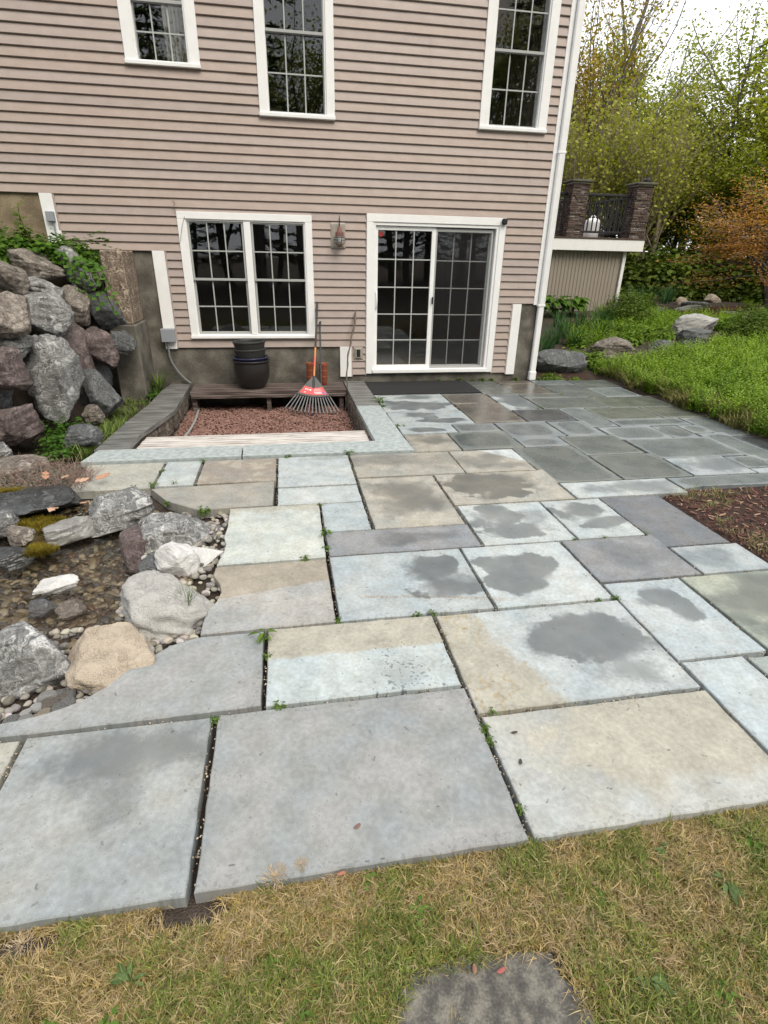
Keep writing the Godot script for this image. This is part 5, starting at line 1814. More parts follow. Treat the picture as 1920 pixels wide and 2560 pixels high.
func build_garden():
	var r := rng_of(91)
	# stones on the bank
	for b in [
		["dark layered flat boulder at the patio corner below the downspout", "dark", [3.3, -0.45], [0.55, 0.23, 0.3], [0.05, 0.1, 0.04], 0.3],
		["brown grey rounded boulder in the garden beside the layered one", "brown", [4.62, -1.0], [0.5, 0.22, 0.3], [0, 0.1, 0], 0.2],
		["pale topped grey boulder jutting from the green bank", "light", [6.75, -1.7], [0.42, 0.28, 0.35], [0.1, 0.3, 0.1], 0.4],
		["dark broken rock under the pale topped boulder", "dark", [6.15, -0.95], [0.38, 0.25, 0.3], [0, 0.3, 0], 0.7],
		["low dark stone half buried in ferny ground cover", "dark", [5.55, -0.95], [0.26, 0.12, 0.2], [0, 0.6, 0], 0.5],
		["flat grey stepping slab laid in the upper garden", "grey", [8.2, -4.95], [0.45, 0.06, 0.2], [0, 0.2, 0], 0.8],
		["pinkish rounded stone on the low stacked garden wall", "tan", [9.6, -6.1], [0.2, 0.14, 0.16], [0, 0, 0], 0.2],
		["long flat stone of the low stacked garden wall", "light", [8.9, -4.8], [0.42, 0.09, 0.22], [0, 0.2, 0.03], 0.5],
		["broken grey ledge stone of the low stacked garden wall", "grey", [9.3, -5.1], [0.4, 0.13, 0.25], [0, -0.2, 0], 0.6],
		["round buff stone at the woods edge", "tan", [11.0, -6.6], [0.25, 0.16, 0.2], [0, 0.2, 0], 0.2],
		["flat pink grey stone in front of the orange maple", "light", [8.75, -2.6], [0.4, 0.09, 0.22], [0, 0.3, 0], 0.5],
		["flat stepping stone in red mulch under the orange maple", "grey", [9.3, -3.9], [0.35, 0.05, 0.2], [0, 0.1, 0], 0.7]]:
		var p = b[2]
		var s = b[3]
		var t = b[4]
		boulder("boulder", b[0], b[1], Vector3(p[0], gh(p[0], p[1]) + s[1] * 0.45, p[1]), Vector3(s[0], s[1], s[2]), 2100 + int(absf(p[0]) * 37 + absf(p[1]) * 91), Vector3(t[0], t[1], t[2]), 7, b[5], 4 if p[0] < 7.5 else 3)
	# feathery bright ground cover
	var f := [feather(401, 9, 0.24, Color(0.18, 0.28, 0.035), Color(0.28, 0.37, 0.05)), feather(402, 9, 0.2, Color(0.13, 0.23, 0.03), Color(0.2, 0.3, 0.045))]
	var xs := [[], []]
	var cs := [[], []]
	for i in 8200:
		var x := r.randf_range(3.95, 10.5)
		var z := r.randf_range(-4.6, 5.5)
		if x < 3.95 + 0.12 * sin(z * 5.0) or z > 4.6 and x < 4.4: continue
		if z < -0.2 and x < 3.9 + (-z) * 0.2: continue
		if z < -3.0 and x < 6.2: continue
		if Vector2(x - 8.6, z + 4.6).length() < 1.5 or Vector2(x - 9.6, z + 3.6).length() < 1.1: continue
		if x > 5.0 and x < 7.4 and z < -0.4 and z > -2.1 and r.randf() < 0.85: continue
		if x > 4.0 and x < 5.3 and z < -0.4 and z > -1.5: continue
		if z < -0.9 and r.randf() < 0.55: continue
		var k := i % 2
		xs[k].append(xf(Vector3(x, gh(x, z) - 0.01, z), r.randf() * TAU, r.randf_range(0.75, 1.25)))
		var v := r.randf_range(0.9, 1.4)
		cs[k].append(Color(v, v, v * r.randf_range(0.8, 1.1)))
	for k in 2:
		copies("ground_cover", f[k], M.leaf, xs[k], cs[k], null, "bright green feathery ground cover spreading over the garden bank" if k == 0 else "darker green feathery ground cover mixed through the garden bank", "ground cover")
	# coarse drooping grass along the patio edge
	var dg := clump(411, 16, 0.24, 0.05, 0.006, Vector2(0.5, 1.1), Color(0.16, 0.18, 0.05), Color(0.3, 0.27, 0.11))
	xs = []
	cs = []
	for i in 430:
		var z := r.randf_range(-0.1, 4.4)
		var x := 3.98 + 0.05 * sin(z * 6.0) + r.randf() * 0.35
		xs.append(xf(Vector3(x, gh(x, z) - 0.01, z), r.randf() * TAU, r.randf_range(0.7, 1.15)))
		var v := r.randf_range(0.7, 1.2)
		cs.append(Color(v, v * r.randf_range(0.9, 1.1), v))
	copies("edge_grass", dg, M.leaf_dull, xs, cs, null, "drooping olive grass overhanging the patio edge", "grass")
	# daylily clumps
	var dl := clump(412, 46, 0.62, 0.16, 0.011, Vector2(0.25, 0.8), Color(0.04, 0.1, 0.05), Color(0.08, 0.16, 0.06), 5)
	var n := 0
	for p in [[3.55, -1.35], [3.95, -1.9], [4.4, -2.4], [4.9, -2.7], [5.4, -2.9], [3.2, -1.0], [4.2, -1.6], [5.0, -2.1], [5.85, -3.0], [3.05, -1.6], [3.6, -2.4], [4.6, -3.2], [9.3, -6.4], [9.75, -6.8], [8.8, -6.5], [8.3, -6.0], [7.8, -5.7]]:
		var where := "clump of long dark green daylily leaves between boulders and deck" if p[0] < 7 else "clump of upright sword leaves in the upper garden before the woods"
		var o = solo("daylily", where, "plant", dl, M.leaf, Vector3(p[0], gh(p[0], p[1]) - 0.02, p[1]), "daylily clumps by the deck" if p[0] < 7 else "sword leaf clumps in the upper garden")
		o.rotation.y = n * 1.7
		o.scale = Vector3.ONE * r.randf_range(0.8, 1.1)
		n += 1
	# broad leaved clump by the deck
	var hs := rosette(421, 46, 0.3, 0.075, 0.42, Color(0.05, 0.13, 0.02), Color(0.13, 0.24, 0.03))
	for p in [[5.05, -4.35], [4.5, -4.3], [5.55, -4.45], [3.9, -3.9]]:
		var o = solo("broadleaf_plant", "glossy broad leaved green plant in front of the deck skirting", "plant", hs, M.leaf, Vector3(p[0], gh(p[0], p[1]) - 0.02, p[1]), "broad leaved plants along the deck skirting")
		o.rotation.y = p[0] * 3.0
		o.scale = Vector3.ONE * r.randf_range(1.05, 1.3)
	# clipped and loose shrubs
	var sh := leafball(431, 7000, Vector3(0.5, 0.62, 0.5), 0.055, 0.015, Color(0.07, 0.13, 0.02), Color(0.16, 0.22, 0.035), 0.3)
	for q in [["dark green rounded shrub at the deck corner post", 6.2, -3.2, 1.1], ["loose green shrub behind the pale topped boulder", 7.2, -0.75, 1.0], ["round green shrub at the upper garden wall", 7.6, -4.7, 0.6]]:
		var s = thing("shrub", q[0], "shrub", Vector3(q[1], gh(q[1], q[2]), q[2]))
		var o = part("foliage", sh, M.leaf, s)
		o.scale = Vector3.ONE * q[3]
		var sb := MB.new()
		for k in 5:
			var d := hdir(r) * 0.25
			sb.tube([Vector3.ZERO, d * 0.4 + Vector3(0, 0.2, 0), d + Vector3(0, 0.4, 0)], [0.015, 0.01, 0.004], 5, false)
		part("stems", sb.mesh(), M.twig, s)
	# leafy perennials on the bank
	var pl := leafball(441, 420, Vector3(0.3, 0.3, 0.3), 0.1, 0.03, Color(0.11, 0.2, 0.02), Color(0.2, 0.3, 0.04), 0.5)
	n = 0
	for p in [[5.3, -1.6], [5.75, -1.9], [4.9, -1.5], [6.2, -2.6], [5.6, -2.3], [6.9, -3.3], [7.4, -3.4], [3.15, -0.05], [3.45, 0.0], [3.05, -0.1], [7.9, -0.3], [8.3, -1.2], [4.05, -0.55], [3.8, -0.75], [4.3, -1.7], [6.0, -1.7], [7.0, -2.4], [7.7, -2.0], [7.2, -3.0], [8.0, -3.2], [6.9, -4.0], [5.9, -3.5], [8.6, -1.9], [9.0, -0.8], [7.6, 0.6], [6.6, 0.3], [5.8, 0.1], [9.2, 0.4]]:
		var o = solo("perennial", "light green leafy perennial mound between the garden boulders", "plant", pl, M.leaf, Vector3(p[0], gh(p[0], p[1]) - 0.02, p[1]), "leafy perennials between the garden boulders")
		o.scale = Vector3.ONE * (r.randf_range(0.75, 1.1) if p[1] < -0.3 else 0.45)
		o.rotation.y = n * 2.1
		n += 1
	# mulch bed beside the patio
	var chip := MB.new()
	chip.cbox(Vector3(-1, -0.18, -0.28), Vector3(1, 0.18, 0.28), 0.08)
	xs = []
	cs = []
	for i in 5200:
		var x := r.randf_range(1.86, 4.3)
		var z := r.randf_range(4.5, 7.0)
		if x < 2.1 and z < 4.56: continue
		var s := r.randf_range(0.012, 0.03)
		xs.append(xf(Vector3(x, gh(x, z) + r.randf() * 0.018, z), r.randf() * TAU, Vector3(s, s * 0.5, s * r.randf_range(0.4, 0.9)), Vector3(r.randf_range(-0.4, 0.4), 0, r.randf_range(-0.4, 0.4))))
		var q := r.randf()
		cs.append(Color(0.085, 0.03, 0.024).lerp(Color(0.17, 0.075, 0.055), r.randf()) if q < 0.85 else Color(0.33, 0.22, 0.15))
	for i in 2600:
		var x := r.randf_range(8.4, 11.5)
		var z := r.randf_range(-5.4, -2.6)
		var s := r.randf_range(0.03, 0.06)
		xs.append(xf(Vector3(x, gh(x, z) + r.randf() * 0.02, z), r.randf() * TAU, Vector3(s, s * 0.4, s * 0.6)))
		cs.append(Color(0.085, 0.03, 0.024).lerp(Color(0.15, 0.07, 0.05), r.randf()))
	copies("mulch", chip.mesh(), M.stones, xs, cs, null, "dark red bark mulch beside the patio and under the maple", "mulch")
	var mg := clump(413, 12, 0.09, 0.06, 0.0025, Vector2(0.3, 1.1), Color(0.16, 0.19, 0.06), Color(0.38, 0.32, 0.17), 3)
	xs = []
	cs = []
	for i in 60:
		var t := r.randf()
		var x := 0.0
		var z := 0.0
		if t < 0.55:
			z = r.randf_range(4.5, 5.8)
			x = 1.88 + r.randf() * r.randf() * 0.5 + 0.03
		elif t < 0.85:
			x = r.randf_range(1.9, 4.2)
			z = 4.54 + r.randf() * 0.15
		else:
			x = r.randf_range(2.4, 4.0)
			z = r.randf_range(4.6, 6.0)
		xs.append(xf(Vector3(x, gh(x, z), z), r.randf() * TAU, r.randf_range(0.6, 1.2), Vector3(r.randf_range(-0.3, 0.3), 0, r.randf_range(-0.3, 0.3))))
		var v := r.randf_range(0.7, 1.2)
		cs.append(Color(v, v, v))
	copies("bed_grass", mg, M.leaf_dull, xs, cs, null, "thin straggling grass at the rim of the mulch bed", "grass")
	left_plants()

func left_plants():
	var r := rng_of(95)
	var tn := 0
	# leafy plant on top of the boulder wall
	var big := leafball(451, 1500, Vector3(0.5, 0.36, 0.4), 0.085, 0.028, Color(0.05, 0.13, 0.015), Color(0.13, 0.23, 0.03), 0.45)
	for p in [[-4.25, 1.66, 0.55, 1.0], [-4.6, 1.62, 0.95, 1.0], [-3.85, 1.66, 0.4, 0.85], [-5.0, 1.6, 0.6, 1.1], [-3.6, 1.66, 0.32, 0.55]]:
		var t = thing("leafy_shrub", "dense leafy green shrub growing on top of the boulder wall", "shrub", Vector3(p[0], p[1] - 0.05, p[2]), tn * 1.3, "leafy shrubs on top of the boulder wall")
		var o = part("foliage", big, M.leaf, t)
		o.scale = Vector3.ONE * p[3]
		tn += 1
	var sp := MB.new()
	for k in 3:
		var base := Vector3(-4.2 + k * 0.06, 1.6, 0.42 + k * 0.05)
		sp.col = Color(0.08, 0.11, 0.03)
		sp.tube([base, base + Vector3(0.02, 0.3, 0), base + Vector3(0.06 - k * 0.05, 0.62 - k * 0.12, 0.03)], [0.006, 0.005, 0.003], 5, false)
		for j in 26:
			var t := 0.3 + 0.7 * j / 25.0
			var q := base + Vector3(0.02 * t + (0.04 - k * 0.05) * t * t, (0.62 - k * 0.12) * t, 0.03 * t)
			var d := hdir(r)
			sp.col = Color(0.1, 0.19, 0.03).lerp(Color(0.2, 0.3, 0.05), t)
			sp.leaf(q, (d + Vector3.UP * 0.1).normalized(), (Vector3.UP + d * 0.2).normalized(), 0.09, 0.032)
	solo("upright_stem", "upright leafy stem rising above the shrubs against the foundation", "plant", sp.mesh(), M.leaf)
	# trailing vine over the slab
	var vb := MB.new()
	for k in 7:
		var a := Vector3(-3.75 + 0.07 * k, 1.72 - 0.02 * k, 0.55 + 0.1 * r.randf())
		var e := a + Vector3(r.randf_range(0.0, 0.25), -r.randf_range(0.2, 0.55), 0.28)
		var pts := []
		var rad := []
		for j in 8:
			var t := j / 7.0
			pts.append(a.lerp(e, t) + Vector3(0, 0.1 * sin(PI * t), 0.08 * sin(PI * t)))
			rad.append(0.004)
		vb.col = Color(0.1, 0.08, 0.03)
		vb.tube(pts, rad, 4, false)
		for j in 16:
			var t := j / 15.0
			var q: Vector3 = a.lerp(e, t) + Vector3(0, 0.1 * sin(PI * t) + 0.01, 0.08 * sin(PI * t) + 0.02)
			var d := (hdir(r) + Vector3(0, -0.5, 0.5)).normalized()
			vb.col = Color(0.06, 0.15, 0.02).lerp(Color(0.12, 0.23, 0.04), r.randf())
			vb.leaf(q, d, (Vector3(0, 0.7, 0.7) + sdir(r) * 0.3).normalized(), 0.075, 0.034)
	for k in 3:
		var a := Vector3(-3.6, 1.78, 0.25)
		var e := a + Vector3(0.3 + 0.06 * k, 0.16 - 0.1 * k, 0.05)
		for j in 12:
			var t := j / 11.0
			vb.col = Color(0.05, 0.13, 0.02).lerp(Color(0.11, 0.2, 0.03), r.randf())
			vb.leaf(a.lerp(e, t) + Vector3(0, 0.05 * sin(PI * t), 0), (hdir(r) + Vector3.UP * 0.2).normalized(), (Vector3.UP + sdir(r) * 0.4).normalized(), 0.075, 0.034)
	solo("trailing_vine", "round leaved vine trailing over the slanted slab of the wall", "vine", vb.mesh(), M.leaf)
	# arching fern-like plant by the foundation
	var fn := clump(461, 34, 0.42, 0.07, 0.011, Vector2(0.4, 1.0), Color(0.07, 0.14, 0.02), Color(0.16, 0.22, 0.05), 5)
	solo("arching_plant", "arching green plant at the foundation between buttress and conduit", "plant", fn, M.leaf, Vector3(-2.95, -0.03, 0.3))
	# strip of grass and weeds between coping and boulders
	var gr := clump(462, 14, 0.16, 0.05, 0.0035, Vector2(0.3, 1.0), Color(0.06, 0.13, 0.02), Color(0.2, 0.24, 0.07), 3)
	var xs := []
	var cs := []
	for i in 330:
		var z := r.randf_range(0.15, 3.0)
		var x := lerpf(-2.93, -3.06, z / 3.0) - r.randf() * 0.3 - 0.02
		xs.append(xf(Vector3(x, gh(x, z) + 0.01, z), r.randf() * TAU, r.randf_range(0.4, 1.1) * (1.2 if z > 1.9 else 0.7)))
		var v := r.randf_range(0.7, 1.2)
		cs.append(Color(v, v, v))
	copies("strip_grass", gr, M.leaf_dull, xs, cs, null, "green grass strip between the dark coping and the boulder wall", "grass")
	var lf := leafball(463, 260, Vector3(0.2, 0.22, 0.2), 0.05, 0.02, Color(0.04, 0.11, 0.015), Color(0.1, 0.2, 0.03), 0.5)
	for p in [[-3.42, 0.0, 2.35, 1.0, "below the largest angular boulder"], [-3.28, -0.02, 2.45, 0.8, "below the largest angular boulder"], [-3.5, 0.02, 2.6, 0.9, "below the largest angular boulder"], [-3.35, 0.0, 3.0, 0.8, "below the largest angular boulder"], [-3.0, -0.03, 0.55, 0.6, "below the largest angular boulder"]]:
		if p[2] < 1: p[4] = "at the buttress foot"
		var o = solo("weed_mound", "small leafy green weed mound " + p[4], "weed", lf, M.leaf, Vector3(p[0], p[1], p[2]), "weed mounds " + p[4])
		o.scale = Vector3.ONE * p[3]
	# dry twiggy groundcover above the pond
	var tb := MB.new()
	for i in 620:
		var a := Vector3(r.randf_range(-3.6, -2.85), 0.0, r.randf_range(3.35, 3.95))
		if a.x > -3.05 and a.z < 3.5: a.z += 0.3
		var d := hdir(r) * r.randf_range(0.05, 0.16)
		tb.col = Color(0.2, 0.12, 0.1).lerp(Color(0.36, 0.26, 0.22), r.randf())
		tb.tube([a, a + d * 0.5 + Vector3(0, r.randf_range(0.03, 0.1), 0), a + d + Vector3(r.randf_range(-0.05, 0.05), r.randf_range(0.02, 0.16), 0)], [0.002, 0.0017, 0.0012], 3, false)
	solo("dry_twigs", "tangle of dry reddish twigs above the pond slab", "twigs", tb.mesh(), M.stones, Vector3(0, -0.02, 0), "", "stuff")
	var sd := MB.new()
	for i in 2600:
		var p := Vector3(r.randf_range(-3.75, -2.95), r.randf_range(0.0, 0.07), r.randf_range(3.4, 3.92))
		var d := hdir(r)
		sd.col = Color(0.1, 0.14, 0.11).lerp(Color(0.2, 0.2, 0.15), r.randf())
		sd.leaf(p, (d + Vector3.UP * 0.5).normalized(), (Vector3.UP - d * 0.3).normalized(), 0.02, 0.006)
	solo("sedum_mat", "low grey green sedum mat among the dry twigs", "ground cover", sd.mesh(), M.leaf_dull, Vector3(0, -0.02, 0), "", "stuff")
	# moss by the pond
	var ms := clump(471, 26, 0.03, 0.05, 0.002, Vector2(0.1, 0.9), Color(0.1, 0.085, 0.01), Color(0.2, 0.15, 0.015), 2)
	xs = []
	cs = []
	for i in 520:
		var q = [[-3.05, 4.36, 0.22, 0.07], [-2.95, 4.47, 0.12, 0.08], [-3.42, 4.05, 0.22, 0.05], [-2.9, 4.72, 0.09, 0.06], [-3.4, 4.25, 0.06, 0.06]][i % 5]
		var a := r.randf() * TAU
		var k := sqrt(r.randf())
		var x: float = q[0] + cos(a) * k * q[2]
		var z: float = q[1] + sin(a) * k * q[3]
		xs.append(xf(Vector3(x, (-0.06 if z > 4.2 else 0.06) + (-0.05 if z > 4.6 else 0.0), z), r.randf() * TAU, r.randf_range(0.7, 1.3)))
		var v := r.randf_range(0.6, 1.2)
		cs.append(Color(v, v, v))
	copies("pond_moss", ms, M.moss, xs, cs, null, "golden brown moss cushions along the pond slab", "moss")
	for q in [[-3.07, 4.3, 0.26, 0.09, "dark soil bank under golden moss by the pond slab"], [-2.93, 4.5, 0.14, 0.09, "mossy soil hump behind the wet pale block"]]:
		solo("moss_bank", q[4], "moss", rock_mesh(77 + int(q[2] * 100), Vector3(q[2], 0.07, q[3] + 0.04), 3, 2), mat(lin(0.07, 0.05, 0.012), 0.95, null, 3.0, T.fine, 1.5), Vector3(q[0], -0.12, q[1]))
	# fallen oak leaves
	var ol := MB.new()
	var prof := [0.012, 0.03, 0.016, 0.036, 0.018, 0.03, 0.012, 0.0]
	for s in [-1.0, 1.0]:
		for k in prof.size() - 1:
			ol.oquad(Vector3(k * 0.017, 0.004 * sin(k), 0), Vector3((k + 1) * 0.017, 0.004 * sin(k + 1.0), 0), Vector3((k + 1) * 0.017 + 0.006, 0.008 + 0.006 * cos(k), s * prof[k + 1]), Vector3(k * 0.017 + 0.006, 0.008, s * prof[k]), Vector3.UP)
	var om := ol.mesh()
	var li := 0
	for p in [[-2.86, 0.1, 3.98], [-3.1, 0.1, 3.9], [-2.72, -0.02, 4.12], [-2.68, -0.05, 4.2], [-2.93, 0.02, 4.36], [-3.16, -0.06, 4.68], [-3.0, 0.08, 3.78], [-2.75, 0.06, 3.85]]:
		var o = solo("oak_leaf", "fallen tan lobed oak leaf among pond rocks and twigs", "leaf", om, mat(lin(0.4, 0.22, 0.14) if li % 2 else lin(0.45, 0.29, 0.2), 0.8) if li < 2 else get_node("oak_leaf" if li % 2 == 0 else "oak_leaf_001").material_override, Vector3(p[0], p[1], p[2]), "fallen oak leaves by the pond")
		o.rotation = Vector3(0.2, li * 1.9, 0.15)
		li += 1
	# grass tuft growing on the pale boulder
	solo("grass_tuft", "fine dark green grass tuft growing on the pale pond boulder", "grass", clump(481, 40, 0.13, 0.03, 0.0016, Vector2(0.2, 0.9), Color(0.04, 0.08, 0.015), Color(0.1, 0.15, 0.03), 3), M.leaf_dull, Vector3(-1.76, 0.06, 5.76))

# ------------------------------------------------------------------ trees
func branch(b: MB, p: Vector3, dir: Vector3, l: float, rad: float, depth: int, o: Dictionary, r, tips: Array):
	var segs := 3
	var pts := [p]
	var rr := [rad]
	var d := dir
	for i in segs:
		d = (d + sdir(r) * o.wob + Vector3.UP * o.up * 0.33).normalized()
		pts.append(pts[-1] + d * l / segs)
		rr.append(lerpf(rad, rad * o.taper, (i + 1.0) / segs))
	b.tube(pts, rr, 7 if depth >= o.depth - 1 else (4 if depth > 1 else 3), false)
	if depth <= o.leafdepth:
		for i in range(1, pts.size()): tips.append(pts[i])
	if depth == 0: return
	var n: int = o.kids[depth] if o.kids is Array else o.kids
	for k in n:
		var t: float = r.randf_range(0.45, 1.0) if k > 0 else 1.0
		var at: Vector3 = pts[int(t * segs)]
		var ax := sdir(r)
		var nd: Vector3 = (d + (ax - d * ax.dot(d)).normalized() * tan(o.angle * r.randf_range(0.6, 1.25)) * (0.45 if k == 0 else 1.0)).normalized()
		nd.y *= o.flat
		branch(b, at, nd.normalized(), l * o.shrink * r.randf_range(0.8, 1.15), rr[-1] * (0.85 if k == 0 else 0.62), depth - 1, o, r, tips)

func tree_meshes(seed_: int, o: Dictionary) -> Array:
	var r := rng_of(seed_)
	var wood := MB.new()
	var tips := []
	for s in o.stems:
		var lean: Vector3 = hdir(r) * o.lean
		branch(wood, hdir(r) * 0.08 * (o.stems - 1), (Vector3.UP + lean).normalized(), o.trunk * r.randf_range(0.85, 1.1), o.rad, o.depth, o, r, tips)
	var lv := MB.new()
	for t in tips:
		for k in o.leaves:
			if r.randf() < o.get("gap", 0.0): continue
			var off: Vector3 = sdir(r) * o.puff * sqrt(r.randf())
			off.y *= o.get("pad", 0.7)
			var up: Vector3 = (Vector3.UP * o.get("level", 0.6) + sdir(r)).normalized()
			var dir := hdir(r)
			dir = (dir - up * dir.dot(up)).normalized()
			lv.col = o.c0.lerp(o.c1, r.randf()) * r.randf_range(0.75, 1.2)
			lv.leaf(t + off, dir, up, o.leaf * r.randf_range(0.6, 1.3), o.leaf * o.get("wide", 0.36))
	return [wood.mesh(), lv.mesh() if lv.v.size() else null]

func conifer_meshes(seed_: int, h: float) -> Array:
	var r := rng_of(seed_)
	var wood := MB.new()
	wood.tube([Vector3.ZERO, Vector3(0.05, h * 0.5, 0), Vector3(0, h, 0)], [0.16, 0.1, 0.01], 7, false)
	var lv := MB.new()
	var y := h * 0.12
	while y < h * 0.98:
		var reach := (h - y) * 0.26 + 0.25
		for k in 6:
			var d := hdir(r)
			var l := reach * r.randf_range(0.6, 1.1)
			var e := d * l + Vector3(0, y - l * 0.22, 0)
			wood.tube([Vector3(0, y, 0), e], [0.02, 0.004], 4, false)
			for j in int(l * 26):
				var t := r.randf_range(0.15, 1.0)
				var p := Vector3(0, y, 0).lerp(e, t)
				var sd := (d + hdir(r) * 0.9).normalized()
				lv.col = Color(0.02, 0.05, 0.015).lerp(Color(0.05, 0.1, 0.025), r.randf())
				lv.leaf(p, (sd + Vector3(0, r.randf_range(-0.5, 0.2), 0)).normalized(), (Vector3.UP + sdir(r) * 0.5).normalized(), 0.26, 0.035)
		y += 0.27
	return [wood.mesh(), lv.mesh()]

func plant_tree(called, label, group, meshes: Array, bark: Material, leafm: Material, at: Vector3, turn: float, s: float):
	var t = thing(called, label, "tree", at, turn, group)
	var o = part("trunk", meshes[0], bark, t)
	o.scale = Vector3.ONE * s
	if meshes[1]:
		var c = part("crown", meshes[1], leafm, t)
		c.scale = Vector3.ONE * s

func build_woods():
	var r := rng_of(123)
	var maple := {"stems": 1, "lean": 0.08, "trunk": 2.6, "rad": 0.13, "depth": 4, "leafdepth": 1, "kids": [3, 3, 3, 4, 4], "wob": 0.16, "up": 0.25, "taper": 0.7, "angle": 0.72, "shrink": 0.72, "flat": 0.85, "leaves": 17, "puff": 0.62, "leaf": 0.092, "c0": Color(0.3, 0.33, 0.04), "c1": Color(0.52, 0.52, 0.1), "pad": 0.45, "level": 1.2}
	var A := tree_meshes(201, maple)
	var A2 := tree_meshes(202, maple.merged({"c0": Color(0.24, 0.29, 0.04), "c1": Color(0.42, 0.44, 0.08), "trunk": 3.0}, true))
	var slim := maple.merged({"trunk": 3.6, "rad": 0.1, "angle": 0.5, "up": 0.5, "kids": [2, 3, 3, 3, 3], "leaves": 13, "leaf": 0.09, "c0": Color(0.29, 0.29, 0.05), "c1": Color(0.46, 0.44, 0.11), "gap": 0.2}, true)
	var B := tree_meshes(203, slim)
	var bare := {"stems": 5, "lean": 0.35, "trunk": 1.5, "rad": 0.05, "depth": 4, "leafdepth": 1, "kids": [3, 3, 4, 4, 4], "wob": 0.17, "up": 0.42, "taper": 0.66, "angle": 0.5, "shrink": 0.72, "flat": 1.0, "leaves": 3, "puff": 0.22, "leaf": 0.07, "c0": Color(0.28, 0.3, 0.05), "c1": Color(0.46, 0.45, 0.1), "gap": 0.5}
	var C := tree_meshes(204, bare)
	var bud := slim.merged({"kids": [3, 3, 4, 4, 4], "leaves": 7, "puff": 0.32, "leaf": 0.1, "c0": Color(0.34, 0.22, 0.04), "c1": Color(0.45, 0.34, 0.08), "gap": 0.25, "trunk": 3.2}, true)
	var F := tree_meshes(205, bud)
	var thin := slim.merged({"leaves": 2, "gap": 0.6, "kids": [3, 3, 3, 3, 3]}, true)
	var H := tree_meshes(206, thin)
	var D := conifer_meshes(207, 9.0)
	var kinds := {
		"A": ["leafy_tree", "bright yellow green spring tree in the woods beyond the deck", A, M.bark, "bright green trees of the woods"],
		"A2": ["leafy_tree", "mid green layered tree in the woods behind the garden", A2, M.bark, "mid green trees of the woods"],
		"B": ["slender_tree", "slender olive green tree with a straight thin trunk in the woods", B, M.bark, "slender trees of the woods"],
		"F": ["budding_tree", "tall tree with orange yellow spring buds rising over the deck", F, M.bark, "budding trees of the woods"],
		"H": ["bare_tree", "nearly leafless tall tree with bare grey branches against the sky", H, M.bark, "bare trees of the woods"],
		"C": ["bare_shrub_tree", "many stemmed pale twiggy tree behind the deck railing", C, M.bark_pale, "twiggy trees behind the deck"],
		"D": ["conifer", "dark green conifer among the woods behind the deck", D, M.bark, "conifers of the woods"]}
	var list := []
	# nearer trees, placed by hand
	list.append_array([["C", 8.6, -10.2, 1.6], ["C", 10.2, -9.6, 1.5], ["C", 7.4, -11.0, 1.5], ["A", 9.4, -16.0, 1.35], ["A2", 7.6, -16.5, 1.3], ["A", 11.2, -15.4, 1.3], ["A2", 12.6, -14.6, 1.35], ["A", 8.2, -19.0, 1.4], ["F", 8.4, -12.6, 1.2], ["F", 7.2, -13.6, 1.15], ["F", 10.3, -14.2, 1.1], ["H", 9.2, -12.8, 1.35], ["H", 11.4, -12.6, 1.3], ["A", 15.4, -8.6, 1.35], ["A", 16.6, -6.6, 1.4], ["A2", 14.4, -11.6, 1.25], ["D", 7.6, -12.8, 0.82], ["D", 9.4, -14.5, 0.8], ["A", 13.6, -8.2, 0.9], ["A", 15.2, -6.0, 0.95], ["A", 12.6, -10.6, 0.85], ["A2", 14.3, -10.2, 0.95], ["A", 17.0, -8.5, 1.05], ["B", 11.0, -13.2, 0.85], ["H", 10.2, -16.5, 1.1], ["H", 8.0, -17.5, 1.1], ["A", 16.4, -3.2, 0.9], ["A2", 13.2, -13.0, 0.9], ["B", 15.6, -12.6, 1.0], ["B", 12.0, -16.5, 1.0]])
	for i in 22:
		var az := deg_to_rad(lerpf(30.0, 57.0, (i + r.randf()) / 22.0))
		var d := r.randf_range(19.5, 25.0)
		var px := -1.18 + sin(az) * d
		var pz := 8.28 - cos(az) * d
		if az < deg_to_rad(40) and pz > -11.0: continue
		list.append([["A", "A2", "B", "A2", "A"][i % 5], px, pz, r.randf_range(0.75, 1.0)])
	for i in 46:
		var az := deg_to_rad(r.randf_range(24.0, 62.0))
		var d := r.randf_range(24.0, 46.0)
		var k: String = ["A", "A2", "B", "B", "D", "H", "A2", "A"][r.randi() % 8]
		list.append([k, -1.18 + sin(az) * d, 8.28 - cos(az) * d, r.randf_range(0.85, 1.15)])
	# the wood closes round the yard behind the camera too; the windows mirror it
	for i in 44:
		var az := deg_to_rad(lerpf(100.0, 262.0, (i + r.randf()) / 44.0))
		var d := r.randf_range(13.0, 21.0) + (5.0 if i % 2 else 0.0)
		list.append([["A2", "B", "D", "A2"][i % 4], -1.18 + sin(az) * d, 8.28 - cos(az) * d, r.randf_range(1.5, 2.0)])
	for t in list:
		var k = kinds[t[0]]
		var lab: String = k[1]
		var grp: String = k[4]
		if t[2] > 6.0:
			lab = "tree of the wood closing the yard opposite the house"
			grp = "trees opposite the house"
		plant_tree(k[0], lab, grp, k[2], k[3], M.leaf, Vector3(t[1], gh(t[1], t[2]) - 0.05, t[2]), r.randf() * TAU, t[3])
	# orange Japanese maple
	var jm := {"stems": 3, "lean": 0.5, "trunk": 0.75, "rad": 0.055, "depth": 4, "leafdepth": 1, "kids": [3, 3, 3, 4, 4], "wob": 0.2, "up": 0.12, "taper": 0.7, "angle": 0.75, "shrink": 0.82, "flat": 0.55, "leaves": 9, "puff": 0.24, "leaf": 0.05, "c0": Color(0.4, 0.17, 0.05), "c1": Color(0.56, 0.31, 0.13), "pad": 0.16, "level": 1.8, "wide": 0.2}
	var J := tree_meshes(209, jm)
